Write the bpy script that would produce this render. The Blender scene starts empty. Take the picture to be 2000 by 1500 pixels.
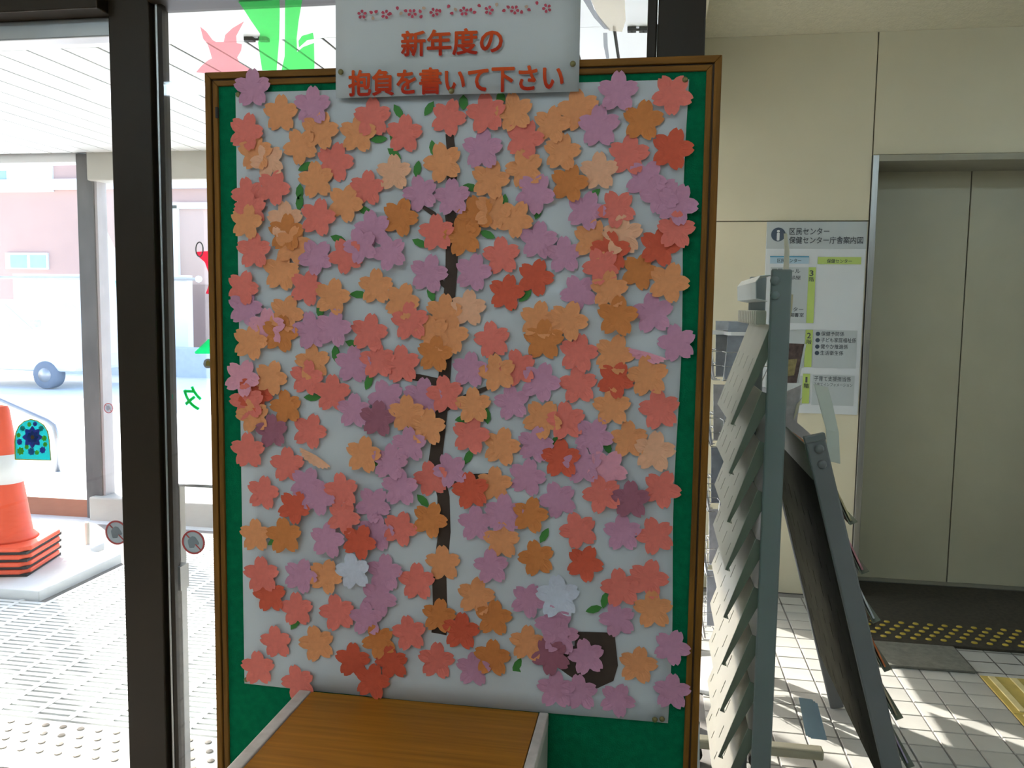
import bpy, bmesh, math, random
from mathutils import Vector, Matrix
random.seed(7)
SC = bpy.context.scene
COL = SC.collection

# ------------------------------------------------------------------ camera
EYE = 1.35
FPX = 1650.0                      # focal length in pixels of the 2000 x 1500 frame
YAW, PITCH, ROLL = (math.radians(a) for a in (9.5, 5.2, 0.8))
FW = Vector((-math.sin(YAW)*math.cos(PITCH), math.cos(YAW)*math.cos(PITCH), -math.sin(PITCH)))
_r = Vector((math.cos(YAW), math.sin(YAW), 0)); _u = _r.cross(FW)
RT = _r*math.cos(ROLL) + _u*math.sin(ROLL)
UP = -_r*math.sin(ROLL) + _u*math.cos(ROLL)
CAM = Vector((0, 0, EYE))
cd = bpy.data.cameras.new('camera'); cam = bpy.data.objects.new('camera', cd); COL.objects.link(cam)
cd.sensor_width = 36; cd.lens = FPX/2000*36; cd.clip_start = 0.02; cd.clip_end = 300
m = Matrix.Identity(4)
for i, v in enumerate((RT, UP, -FW)):
    for j in range(3): m[j][i] = v[j]
m.translation = CAM
cam.matrix_world = m
SC.camera = cam

# ------------------------------------------------------------------ light
SC.view_settings.view_transform = 'Standard'
SC.view_settings.look = 'None'
SC.view_settings.gamma = 1.0
SC.view_settings.use_curve_mapping = False
SC.view_settings.exposure = 1.0
world = bpy.data.worlds.new('world'); SC.world = world; world.use_nodes = True
nt = world.node_tree; nt.nodes.clear()
wo = nt.nodes.new('ShaderNodeOutputWorld'); bg = nt.nodes.new('ShaderNodeBackground')
sky = nt.nodes.new('ShaderNodeTexSky'); sky.sky_type = 'NISHITA'; sky.sun_disc = False
SUN_EL = math.radians(30); SUN_H = Vector((-0.76, 0.65, 0)).normalized()   # towards the sun
sky.sun_elevation = SUN_EL; sky.sun_rotation = math.atan2(SUN_H.x, SUN_H.y)
sky.air_density = 1.0; sky.dust_density = 2.0
bg.inputs['Strength'].default_value = 0.42
nt.links.new(sky.outputs[0], bg.inputs[0]); nt.links.new(bg.outputs[0], wo.inputs[0])
sd = bpy.data.lights.new('sun', 'SUN'); sd.energy = 7.5; sd.angle = math.radians(0.6); sd.color = (1, .95, .86)
sun = bpy.data.objects.new('sun', sd); COL.objects.link(sun)
sdir = -(SUN_H*math.cos(SUN_EL) + Vector((0, 0, math.sin(SUN_EL))))
sun.rotation_euler = sdir.to_track_quat('-Z', 'Y').to_euler(); sun.location = (-5, 8, 6)
FILL_POWER = 11.5                   # emission of the added ceiling fill tubes, out of view

# ------------------------------------------------------------------ where a sight line meets a plane of the place
def ray(x, y): return FW + RT*((x-1000)/FPX) - UP*((y-750)/FPX)
def Q(x, y, Y): d = ray(x, y); return CAM + d*(Y/d.y)
def G(x, y, z=0.0): d = ray(x, y); return CAM + d*((z-EYE)/d.z)

# ------------------------------------------------------------------ materials
MATS = {}
def mat(name, col, rough=.6, var=.06, scale=12., metal=0., spec=.5, bump=0., bscale=60., stretch=None, trans=0., emis=0.):
    if name in MATS: return MATS[name]
    m = bpy.data.materials.new(name); m.use_nodes = True; n = m.node_tree.nodes; l = m.node_tree.links
    p = n['Principled BSDF']; p.inputs['Roughness'].default_value = rough; p.inputs['Metallic'].default_value = metal
    p.inputs['Specular IOR Level'].default_value = spec
    tc = n.new('ShaderNodeTexCoord'); mp = n.new('ShaderNodeMapping'); l.new(tc.outputs['Object'], mp.inputs[0])
    if stretch: mp.inputs['Scale'].default_value = stretch
    nz = n.new('ShaderNodeTexNoise'); nz.inputs['Scale'].default_value = scale; nz.inputs['Detail'].default_value = 5
    l.new(mp.outputs[0], nz.inputs['Vector'])
    rp = n.new('ShaderNodeValToRGB'); rp.color_ramp.elements[0].position = .3; rp.color_ramp.elements[1].position = .7
    rp.color_ramp.elements[0].color = [max(0, c*(1-var)) for c in col]+[1]; rp.color_ramp.elements[1].color = [min(1, c*(1+var)) for c in col]+[1]
    l.new(nz.outputs[0], rp.inputs[0]); l.new(rp.outputs[0], p.inputs['Base Color'])
    if bump:
        b = n.new('ShaderNodeBump'); b.inputs['Strength'].default_value = bump; b.inputs['Distance'].default_value = .01
        n2 = n.new('ShaderNodeTexNoise'); n2.inputs['Scale'].default_value = bscale; n2.inputs['Detail'].default_value = 3
        l.new(mp.outputs[0], n2.inputs['Vector']); l.new(n2.outputs[0], b.inputs['Height']); l.new(b.outputs[0], p.inputs['Normal'])
    if trans:
        t = n.new('ShaderNodeBsdfTranslucent'); l.new(rp.outputs[0], t.inputs[0]); mx = n.new('ShaderNodeMixShader'); mx.inputs[0].default_value = trans
        l.new(p.outputs[0], mx.inputs[1]); l.new(t.outputs[0], mx.inputs[2]); l.new(mx.outputs[0], n['Material Output'].inputs[0])
    if emis:
        p.inputs['Emission Color'].default_value = (*col, 1); p.inputs['Emission Strength'].default_value = emis
    MATS[name] = m; return m
def glass(name, tint=(1, 1, 1), fac=.05, dens=0.):
    """thin pane: straight through plus a weak mirror reflection; dens mixes in a coloured film that scatters light"""
    m = bpy.data.materials.new(name); m.use_nodes = True; n = m.node_tree.nodes; l = m.node_tree.links
    n.remove(n['Principled BSDF'])
    t = n.new('ShaderNodeBsdfTransparent'); t.inputs[0].default_value = (*tint, 1)
    src = t
    if dens:
        s = n.new('ShaderNodeBsdfTranslucent'); s.inputs[0].default_value = (*tint, 1); mx = n.new('ShaderNodeMixShader'); mx.inputs[0].default_value = dens
        l.new(t.outputs[0], mx.inputs[1]); l.new(s.outputs[0], mx.inputs[2]); src = mx
    g = n.new('ShaderNodeBsdfGlossy'); g.inputs['Roughness'].default_value = .02
    mx2 = n.new('ShaderNodeMixShader'); mx2.inputs[0].default_value = fac
    l.new(src.outputs[0], mx2.inputs[1]); l.new(g.outputs[0], mx2.inputs[2]); l.new(mx2.outputs[0], n['Material Output'].inputs[0])
    MATS[name] = m; return m
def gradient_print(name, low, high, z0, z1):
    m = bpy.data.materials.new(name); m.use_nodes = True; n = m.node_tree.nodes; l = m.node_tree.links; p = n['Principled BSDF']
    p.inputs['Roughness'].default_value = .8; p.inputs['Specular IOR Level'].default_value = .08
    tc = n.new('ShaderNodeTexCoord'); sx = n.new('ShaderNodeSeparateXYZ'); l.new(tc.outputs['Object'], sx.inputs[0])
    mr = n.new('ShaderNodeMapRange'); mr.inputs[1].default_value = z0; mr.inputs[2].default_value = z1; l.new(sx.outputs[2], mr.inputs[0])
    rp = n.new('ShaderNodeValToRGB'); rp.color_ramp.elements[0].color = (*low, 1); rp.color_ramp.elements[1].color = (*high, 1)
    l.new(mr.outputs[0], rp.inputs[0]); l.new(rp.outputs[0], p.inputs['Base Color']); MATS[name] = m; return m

M_WALL = mat('wall_panel_cream', (.62, .57, .42), .55, .03, 3, bump=.03, bscale=200)
M_RWALL = mat('pale_grey_wall', (.70, .73, .76), .6, .03, 3)
M_JOINT = mat('joint_dark', (.16, .14, .10), .8)
M_CEIL = mat('ceiling_plaster', (.72, .68, .53), .8, .05, 30, bump=.55, bscale=90)
M_TILE = mat('floor_tile', (.44, .435, .41), .35, .08, 6, bump=.05, bscale=150)
M_GROUT = mat('grout', (.22, .21, .20), .9)
M_DARKFRAME = mat('bronze_anodised_frame', (.024, .015, .008), .42, .12, 4, spec=.22)
M_ALU = mat('brushed_aluminium', (.42, .42, .42), .35, .06, 8, metal=.7, stretch=(1, 1, .05))
M_STEEL = mat('brushed_stainless', (.35, .35, .34), .3, .08, 6, metal=.85, stretch=(60, 60, .5))
M_ELEV = mat('elevator_door_olive', (.42, .40, .29), .45, .04, 5)
M_GLASS = glass('window_glass')
M_FELT = mat('green_felt', (.003, .150, .062), .95, .12, 80, bump=.3, bscale=400, spec=.05)
M_OAK = mat('brown_wood_frame', (.19, .080, .010), .6, .3, 5, stretch=(18, 18, 1.5), bump=.15, bscale=60, spec=.2)
M_OAKH = mat('brown_wood_rail', (.19, .080, .010), .6, .3, 5, stretch=(1.5, 18, 18), bump=.15, bscale=60, spec=.2)
M_GROOVE = mat('frame_groove', (.045, .02, .006), .6)
M_LAMINATE = mat('woodgrain_laminate', (.33, .135, .014), .42, .2, 4, stretch=(1.2, 30, 30), spec=.2)
M_WHITEEDGE = mat('worn_white_edge', (.52, .48, .46), .6, .14, 40)
M_BODY = mat('grey_green_board', (.35, .38, .34), .6, .08, 10)
M_POSTER = mat('poster_paper', (.62, .64, .665), .8, .03, 3, trans=.08, spec=.15)
M_SIGN = mat('sign_paper', (.64, .66, .67), .6, .02, 3, trans=.32)
M_RACK = mat('rack_grey_paint', (.20, .23, .24), .42, .05, 8)
M_RACKB = mat('rack_mid_grey_paint', (.17, .175, .185), .42, .05, 8)
M_TIER = mat('tier_beige_paint', (.50, .485, .41), .45, .05, 10)
M_TIERB = mat('tier_green_paint', (.17, .19, .15), .45, .1, 10)
M_CHROME = mat('chrome_wire', (.65, .66, .68), .2, .02, 5, metal=.9)
M_WHITE = mat('white_plastic', (.82, .84, .85), .4, .02, 5)
M_BRASS = mat('brass_pin', (.22, .19, .08), .35, .1, 30, metal=.6)
M_MAT = mat('elevator_mat_dark', (.040, .034, .022), .95, .3, 60, bump=.4, bscale=500)
M_MATG = mat('elevator_mat_grey', (.16, .16, .135), .95, .2, 40, bump=.4, bscale=500)
M_YSTUD = mat('yellow_stud', (.42, .31, .03), .5, .1, 40)
M_YTILE = mat('yellow_guide_tile', (.50, .38, .10), .5, .12, 20)
M_SOFFIT = mat('white_soffit', (.86, .88, .87), .35, .02, 4)
M_SOFFD = mat('soffit_gap', (.03, .03, .03), .9)
M_PALE = mat('pale_paving', (.72, .74, .74), .7, .06, 8)
M_MATV = mat('ribbed_entrance_mat', (.62, .66, .66), .7, .06, 20)
M_MATV_D = mat('mat_underside', (.10, .09, .09), .9)
M_STUDG = mat('grey_stud', (.22, .20, .17), .7)
M_CONE = mat('cone_orange', (.85, .10, .035), .5, .08, 10)
M_BLACK = mat('black_rubber', (.025, .022, .022), .8)
M_PINK = mat('pink_render', (.57, .38, .33), .8, .03, 2)
M_PINKD = mat('dusty_pink_render', (.30, .19, .17), .8, .04, 2)
M_BWHITE = mat('white_paint', (.85, .86, .87), .6, .02, 3)
M_PANE = mat('blue_pane', (.35, .5, .55), .15, .1, 3)

# ------------------------------------------------------------------ mesh helpers
class MB:
    def __init__(s): s.v = []; s.f = []
    def add(s, vs, fs):
        k = len(s.v); s.v += [tuple(v) for v in vs]; s.f += [tuple(i+k for i in f) for f in fs]; return s
    def box(s, x0, x1, y0, y1, z0, z1):
        return s.add([(x0,y0,z0),(x1,y0,z0),(x1,y1,z0),(x0,y1,z0),(x0,y0,z1),(x1,y0,z1),(x1,y1,z1),(x0,y1,z1)],
                     [(0,3,2,1),(4,5,6,7),(0,1,5,4),(1,2,6,5),(2,3,7,6),(3,0,4,7)])
    def prism(s, poly, o, ux, uy, th):
        """flat polygon at o + x*ux + y*uy, given thickness th along ux x uy"""
        o, ux, uy = Vector(o), Vector(ux), Vector(uy); nn = ux.cross(uy).normalized()*th; n = len(poly)
        vs = [o+ux*x+uy*y for x, y in poly]; vs = vs+[v+nn for v in vs]
        fs = [tuple(reversed(range(n))), tuple(range(n, 2*n))]+[(i, (i+1) % n, n+(i+1) % n, n+i) for i in range(n)]
        return s.add(vs, fs)
    def tube(s, pts, r, n=8):
        pts = [Vector(p) for p in pts]; rs = r if isinstance(r, (list, tuple)) else [r]*len(pts); vs = []; fs = []
        for i, p in enumerate(pts):
            d = (pts[min(i+1, len(pts)-1)]-pts[max(i-1, 0)]).normalized()
            a = d.orthogonal().normalized() if i == 0 else (a-d*a.dot(d)).normalized(); b = d.cross(a)
            vs += [p+(a*math.cos(2*math.pi*k/n)+b*math.sin(2*math.pi*k/n))*rs[i] for k in range(n)]
        for i in range(len(pts)-1):
            fs += [(i*n+k, i*n+(k+1) % n, (i+1)*n+(k+1) % n, (i+1)*n+k) for k in range(n)]
        fs += [tuple(reversed(range(n))), tuple(range((len(pts)-1)*n, len(pts)*n))]
        return s.add(vs, fs)
    def lathe(s, prof, c, n=24, axis='z'):
        vs = []; fs = []; c = Vector(c)
        for r, h in prof:
            for k in range(n):
                a = 2*math.pi*k/n
                p = (r*math.cos(a), r*math.sin(a), h) if axis == 'z' else (r*math.cos(a), h, r*math.sin(a))
                vs.append(c+Vector(p))
        for i in range(len(prof)-1):
            fs += [(i*n+k, i*n+(k+1) % n, (i+1)*n+(k+1) % n, (i+1)*n+k) for k in range(n)]
        fs += [tuple(reversed(range(n))), tuple(range((len(prof)-1)*n, len(prof)*n))]
        return s.add(vs, fs)
    def data(s, name, material, origin=(0, 0, 0), smooth=False):
        o = Vector(origin); me = bpy.data.meshes.new(name); me.from_pydata([Vector(v)-o for v in s.v], [], s.f)
        me.materials.append(material); me.validate(); me.update()
        bm = bmesh.new(); bm.from_mesh(me); bmesh.ops.recalc_face_normals(bm, faces=bm.faces); bm.to_mesh(me); bm.free()
        if smooth:
            for p in me.polygons: p.use_smooth = True
        return me
    def build(s, name, material, parent=None, bevel=0., smooth=False, origin=None, solid=0.):
        root = parent
        while root is not None and root.parent is not None: root = root.parent
        o = Vector(root['base']) if root is not None else Vector(origin or (0, 0, 0))
        me = s.data(name, material, o, smooth)
        ob = bpy.data.objects.new(name, me); COL.objects.link(ob)
        if parent is not None: ob.parent = parent
        else:
            ob.location = o; ob['base'] = tuple(o)
        if bevel:
            b = ob.modifiers.new('bevel', 'BEVEL'); b.width = bevel; b.segments = 2; b.limit_method = 'ANGLE'
        if solid:
            b = ob.modifiers.new('solid', 'SOLIDIFY'); b.thickness = solid; b.offset = 0
        return ob
def box(name, material, b, parent=None, bevel=0., origin=None): return MB().box(*b).build(name, material, parent, bevel, origin=origin)
def thing(name, label, cat, base, group=None):
    e = bpy.data.objects.new(name, None); e.empty_display_size = .05; e.location = base; e['base'] = tuple(base); COL.objects.link(e)
    tag(e, label, cat, group); return e
def tag(o, label, cat, group=None):
    o['label'] = label; o['category'] = cat
    if group: o['group'] = group
    return o
def struct(o, label=None, cat=None):
    o['kind'] = 'structure'
    if label: o['label'] = label
    if cat: o['category'] = cat
    return o
def room(name, label, cat, base=(0, 0, 0)):
    e = thing(name, label, cat, base); e['kind'] = 'structure'; return e
def stuff(o): o['kind'] = 'stuff'; return o

# lettering -> flat mesh
_font_cache = {}
def glyphs(body, bold=0.):
    key = (body, bold)
    if key not in _font_cache:
        c = bpy.data.curves.new('lettering', 'FONT'); c.body = body; c.size = 1; c.resolution_u = 3; c.fill_mode = 'FRONT'
        o = bpy.data.objects.new('lettering', c); COL.objects.link(o)
        dg = bpy.context.evaluated_depsgraph_get(); dg.update()
        me = bpy.data.meshes.new_from_object(o.evaluated_get(dg))
        vs = [v.co.copy() for v in me.vertices]; fs = [tuple(p.vertices) for p in me.polygons]; nv = len(vs); av = []; af = []
        sh = [(0, 0)] if not bold else [(bold*math.cos(q*math.pi/4), bold*math.sin(q*math.pi/4)) for q in range(8)]
        for q, (ox, oy) in enumerate(sh):       # a heavier weight: the strokes thickened all round
            av += [Vector((v.x+ox, v.y+oy, q)) for v in vs]; af += [tuple(i+q*nv for i in f) for f in fs]
        _font_cache[key] = (av, af)
        bpy.data.objects.remove(o); bpy.data.curves.remove(c); bpy.data.meshes.remove(me)
    return _font_cache[key]
def letters(name, body, px, Y, material, parent, bold=0., mirror=False):
    """lettering filling the box (x0, y0, x1, y1) on the upright plane Y"""
    x0, y0, x1, y1 = px; ym = (y0+y1)/2; xm = (x0+x1)/2
    wx0, wx1 = Q(x0, ym, Y).x, Q(x1, ym, Y).x; wz1, wz0 = Q(xm, y0, Y).z, Q(xm, y1, Y).z
    vs, fs = glyphs(body, bold)
    ax0 = min(v.x for v in vs); ax1 = max(v.x for v in vs); ay0 = min(v.y for v in vs); ay1 = max(v.y for v in vs)
    out = []
    for v in vs:
        u = (v.x-ax0)/max(ax1-ax0, 1e-6)
        if mirror: u = 1-u
        out.append((wx0+(wx1-wx0)*u, Y-v.z*4e-5, wz0+(wz1-wz0)*(v.y-ay0)/max(ay1-ay0, 1e-6)))
    return MB().add(out, fs).build(name, material, parent)
def pxbox(name, material, px, Y, th, parent, origin=None):
    x0, y0, x1, y1 = px; ym = (y0+y1)/2; xm = (x0+x1)/2
    return box(name, material, (Q(x0, ym, Y).x, Q(x1, ym, Y).x, Y-th, Y, Q(xm, y1, Y).z, Q(xm, y0, Y).z), parent, origin=origin)
def flat(poly, Y, th):
    """polygon given by sight lines on the upright plane Y, thickened away from the viewer"""
    b = MB(); pts = [Q(x, y, Y) for x, y in poly]; n = len(pts)
    b.add(pts+[p+Vector((0, th, 0)) for p in pts], [tuple(range(n)), tuple(reversed(range(n, 2*n)))]+[(i, n+i, n+(i+1) % n, (i+1) % n) for i in range(n)])
    return b

# ================================================================== STRUCTURE
YW = 4.12        # elevator wall
YG = 1.93        # inner front glazing
YO = 4.75        # outer glazing of the vestibule
XS = 0.10        # glazed side wall between vestibule and lobby
ZC = 2.60        # lobby ceiling
ZS = Q(100, 303, YO).z        # vestibule ceiling
XL, XR, YB = -4.2, 3.4, -4.2
# --- lobby floor: grout bed, single tiles where they can be told apart, the rest joined
floor = struct(box('floor', M_GROUT, (XL, XR, YB, YW+.45, -.12, -.004)), 'lobby floor laid with small pale beige square tiles', 'floor')
T = .1035
tile_me = {}
def tile_mesh(k):
    if k not in tile_me:
        b = MB(); h = T/2-.0028; i = h-.0015
        b.add([(-h,-h,-.006),(h,-h,-.006),(h,h,-.006),(-h,h,-.006),(-i,-i,0),(i,-i,0),(i,i,0),(-i,i,0)], [(4,5,6,7),(0,1,5,4),(1,2,6,5),(2,3,7,6),(3,0,4,7)])
        c = (.43, .47, .40)[k]
        tile_me[k] = b.data('tile', mat('floor_tile_%d' % k, (c, c*.99, c*.93), .35, .08, 6, bump=.05, bscale=150))
    return tile_me[k]
rest = MB(); nt_ = 0
X0T, Y0T = 1.030, 3.337
for i in range(-50, 23):
    for j in range(-72, 12):
        x = X0T+(i+.5)*T; y = Y0T+(j+.5)*T
        if not (XL < x-T/2 and x+T/2 < XR and YB < y-T/2 and y+T/2 < YW): continue
        if y > YG-.1 and x < XS+.1: continue
        near = (.14 < x < 1.5 and 2.35 < y < 3.36) or (.14 < x < .75 and 3.36 <= y < 4.0)
        if near:
            o = bpy.data.objects.new('tile', tile_mesh(random.choice((0, 0, 1, 1, 2)))); o.location = (x, y, random.uniform(-.0006, .0004)); o.parent = floor; COL.objects.link(o); nt_ += 1
        else:
            h = T/2-.003; rest.add([(x-h, y-h, 0), (x+h, y-h, 0), (x+h, y+h, 0), (x-h, y+h, 0)], [(0, 1, 2, 3)])
stuff(rest.build('tile_field', M_TILE, floor))
struct(box('ceiling', M_CEIL, (XL, XR, YB, YW+.5, ZC, ZC+.15)), 'cream stippled plaster ceiling of the lobby', 'ceiling')
# --- elevator wall of big panels
DX0 = Q(1713, 340, 4.42).x; DX1 = DX0+.86; 
wall = room('wall_back', 'cream panelled wall with the elevator', 'wall')
ex0 = Q(1704, 311, YW).x; ex1 = ex0+1.02; ez = Q(1850, 301, YW).z
zj = Q(1540, 432, YW).z
box('backing', M_JOINT, (XS-.1, ex0, YW+.012, YW+.12, 0, ZC), wall)
box('backing', M_JOINT, (ex0, ex1, YW+.012, YW+.12, ez, ZC), wall)
box('backing', M_JOINT, (ex1, XR, YW+.012, YW+.12, 0, ZC), wall)
g = .0025
for a in ((XS-.1, ex0-g, zj+g, ZC), (XS-.1, ex0-g, 0, zj-g), (ex0+g, ex1-g, ez+g, ZC), (ex1+g, XR, 0, zj-g), (ex1+g, XR, zj+g, ZC)):
    box('panel', M_WALL, (a[0], a[1], YW, YW+.02, a[2], a[3]), wall, bevel=.0015)
struct(box('wall_right', M_WALL, (XR, XR+.1, YB, YW+.12, 0, ZC)), 'cream wall closing the lobby on the right', 'wall')
struct(box('wall_rear', M_RWALL, (XL, XR, YB-.1, YB, 0, ZC)), 'pale grey wall behind the viewer', 'wall')
struct(box('wall_left', M_RWALL, (XL-.1, XL, YB, YG, 0, ZC)), 'pale grey wall closing the lobby on the left', 'wall')
struct(box('wall_front', M_WALL, (XL, XS-.02, YG+.02, YG+.12, 2.30, ZC)), 'wall strip above the entrance glazing', 'wall')
# --- elevator
el = room('door_1', 'olive beige two-leaf elevator door in a steel surround', 'elevator door', (ex0+.5, YW+.2, 0))
yd = 4.42
box('door_leaf', M_ELEV, (DX0-.06, DX0+.43-.0025, yd, yd+.03, .012, ez), el, bevel=.002)
box('door_leaf', M_ELEV, (DX0+.43+.0025, DX1+.03, yd, yd+.03, .012, ez), el, bevel=.002)
box('door_gap', M_BLACK, (DX0+.42, DX0+.44, yd+.012, yd+.04, .012, ez), el)
fw_ = Q(1715, 340, YW).x-ex0
box('jamb', M_STEEL, (ex0, ex0+fw_, YW-.012, yd+.05, 0, ez-.0), el, bevel=.002)
box('jamb', M_STEEL, (DX1-.005, ex1, YW-.012, yd+.05, 0, ez), el, bevel=.002)
zl = Q(1850, 314, YW).z
box('lintel', mat('lintel_olive', (.30, .285, .22), .5, .04), (ex0+fw_, DX1-.005, YW-.012, yd+.05, zl, ez), el, bevel=.002)
box('sill', M_STEEL, (ex0, ex1, yd-.06, yd+.06, -.01, .012), el)

# --- inner front glazing: dark post, doors either side
p1x0, p1x1 = Q(220, 0, YG).x, Q(299, 0, YG).x
p2x0, p2x1 = Q(1265, 50, YG).x, Q(1376, 50, YG).x
fr = room('window_1', 'dark bronze entrance frame with clear glass', 'window', ((p1x0+p1x1)/2, YG, 0))
box('post', M_DARKFRAME, (p1x0, p1x1, YG-.02, YG+.05, 0, 2.30), fr, bevel=.003)
zt = Q(400, 5, YG).z; zh = Q(100, 76, YG).z
box('header', M_DARKFRAME, (p1x1, p2x0, YG-.05, YG+.06, zt, 2.30), fr, bevel=.003)
zb_ = Q(100, 38, YG).z
box('header', M_DARKFRAME, (XL, p1x0, YG-.06, YG+.06, zb_, 2.30), fr, bevel=.003)
box('pane', M_GLASS, (p1x1+.02, p2x0+.02, YG-.003, YG+.003, .05, zt), fr)
box('sill', M_ALU, (XL, p2x0, YG-.05, YG+.06, -.004, .03), fr)
sx0 = Q(318, 0, YG+.05).x; 
box('stile', M_DARKFRAME, (p1x1, p1x1+.008, YG+.0, YG+.05, .03, zt), fr)
box('stile_edge', M_ALU, (p1x1+.008, p1x1+.013, YG-.006, YG+.012, .03, zt), fr)
box('stile', M_DARKFRAME, (p1x1+.013, p1x1+.024, YG-.004, YG+.012, .03, zt), fr)
# sliding leaf left of the post
dl = room('door_2', 'clear glass sliding door with an aluminium top rail, left of the dark post', 'door', (-2, YG+.05, 0))
box('top_rail', M_ALU, (XL+.02, p1x0, YG+.0, YG+.05, zh, zb_), dl, bevel=.004)
box('pane', M_GLASS, (XL+.02, p1x0+.02, YG+.022, YG+.028, .06, zh), dl)
box('bottom_rail', M_ALU, (XL+.02, p1x0, YG+.0, YG+.05, .03, .09), dl)
# swing door hardware right of the post
dr = room('door_3', 'glass door leaf with push bar and grey lock box, right of the dark post', 'door', (p1x1+.05, YG+.08, 0))
ys = YG+.08
a0 = Q(335, 960, ys); a1 = Q(350, 960, ys)
box('stile', M_ALU, (a0.x, a1.x, ys, ys+.03, .03, Q(340, 948, ys).z), dr, bevel=.003)
a = Q(331, 946, ys); b = Q(460, 953, ys)
MB().tube([a, b], .0042, 10).build('push_bar', M_ALU, dr, smooth=True)
pxbox('lock_box', M_ALU, (341, 1098, 369, 1144), ys-.005, .04, dr)
# corner post and unseen side wall, its frosted panes and slit added to steer sunlight
struct(MB().box(p2x0, p2x0+.020, YG-.045, YG+.06, 0, ZC).box(p2x0+.0225, p2x1, YG-.05, YG+.06, 0, ZC).build('trim_1', M_DARKFRAME, bevel=.003), 'dark bronze corner post beside the board', 'post')
sw = room('wall_side', 'side wall of the vestibule, unseen, its frosted panes and slit added to shape sunlight', 'wall', (XS, 3, 0))
zg = .66
M_SUNFILM = glass('sun_shaping_film', (.52, .54, .55), .02, 1.0)  # added film, unseen: stops direct sun, passes soft light
M_SUNFILM2 = glass('thin_sun_shaping_film', (.84, .84, .82), .02, 1.0)  # clearer added film, unseen, lets more light up to the ceiling corner
box('sun_shaping_pane', M_SUNFILM, (XS-.015, XS-.009, YG+.06, 3.70, zg, 1.5), sw)
box('sun_shaping_pane', M_SUNFILM, (XS-.015, XS-.009, 3.775, YW, zg, 1.5), sw)
box('sun_shaping_pane', M_SUNFILM2, (XS-.015, XS-.009, YG+.06, YW, 1.5, 2.25), sw)
box('panel', M_WALL, (XS-.05, XS+.03, YG+.06, YW, 2.25, ZC), sw)
box('pane', M_GLASS, (XS-.015, XS-.009, YG+.06, YW, .03, zg), sw)
box('pane', M_GLASS, (XS-.015, XS-.009, 3.70, 3.775, zg, 1.5), sw)  # slit placed to throw the streak of sun on the floor
box('sill', M_DARKFRAME, (XS-.04, XS+.02, YG+.06, YW, -.004, .03), sw)
for y in (2.72, 3.4): box('mullion', M_DARKFRAME, (XS-.04, XS+.02, y, y+.04, .03, zg), sw)
struct(box('wall_end', M_WALL, (XS-.05, XS+.03, YW+.12, YO, -.1, ZC)), 'end wall of the vestibule', 'wall')

# --- vestibule: slatted ceiling, floor, outer frame
cv = room('ceiling_vestibule', 'white ceiling of narrow metal slats over the entrance vestibule', 'ceiling', (-2, 3.5, ZS))
ysl = G(500, 80, ZS).y
box('backing', M_SOFFD, (XL, XS-.05, YG+.12, YO, ZS+.0065, ZS+.08), cv)
box('fascia', M_SOFFIT, (XL, XS-.05, YG+.12, ysl-.004, ZS, ZS+.006), cv)
pw = (G(560, 81, ZS).x-G(338, 89, ZS).x)/3
x = G(560, 81, ZS).x
while x > XL+pw: x -= pw
while x < XS-.05:
    x1 = min(x+pw-.010, XS-.05)
    box('slat', M_SOFFIT, (x, x1, ysl, YO-.06, ZS+random.uniform(0, .001), ZS+.005), cv, bevel=.001)
    x += pw
fv = struct(box('floor_vestibule', M_PALE, (XL, XS-.05, YG+.06, YO+.1, -.12, -.012)), 'pale paved floor of the entrance vestibule', 'floor')
of = room('window_2', 'outer vestibule frame of grey posts with glass', 'window', (-2, YO, 0))
m0, m1 = Q(160, 500, YO).x, Q(192, 500, YO).x
M_GPOST = mat('grey_weathered_post', (.13, .125, .12), .5, .2, 5, stretch=(3, 3, 1))
M_BEAM = mat('beige_beam', (.50, .49, .43), .6, .05, 5)
box('post', M_GPOST, (m0, m1, YO-.03, YO+.08, -.1, ZS), of, bevel=.004)
box('post_side', mat('pale_post_side', (.42, .39, .385), .5), (m1, m1+.018, YO-.02, YO+.07, -.1, ZS-.1), of)  # right side face of the post, in a paler colour
for x in (m1+1.25, m1-1.35): box('post', M_GPOST, (x, x+.07, YO-.03, YO+.08, -.1, ZS), of, bevel=.004)
box('beam', M_BEAM, (m1-.02, XS-.05, YO-.06, YO+.08, Q(215, 355, YO).z, ZS+.02), of, bevel=.01)
box('beam', M_SOFFIT, (XL, m0, YO-.03, YO+.08, ZS-.05, ZS+.02), of, bevel=.006)
box('pane', M_GLASS, (m1, XS-.05, YO+.02, YO+.026, .12, Q(215, 355, YO).z), of)
box('kerb', M_BEAM, (m1-.06, XS-.05, YO-.08, YO+.1, -.1, .135), of, bevel=.01)
box('roof', M_PALE, (XL, XS-.05, YG+.12, YO+.25, ZS+.08, ZS+.2), of)
box('rail', mat('terracotta_rail', (.40, .16, .09), .6), (m0-.7, m0+.02, YO-.02, YO+.04, -.1, .10), of)
struct(box('ground', M_PALE, (-30, 12, YO+.1, 60, -.3, -.06)), 'bright open forecourt outside the entrance', 'ground')
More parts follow.
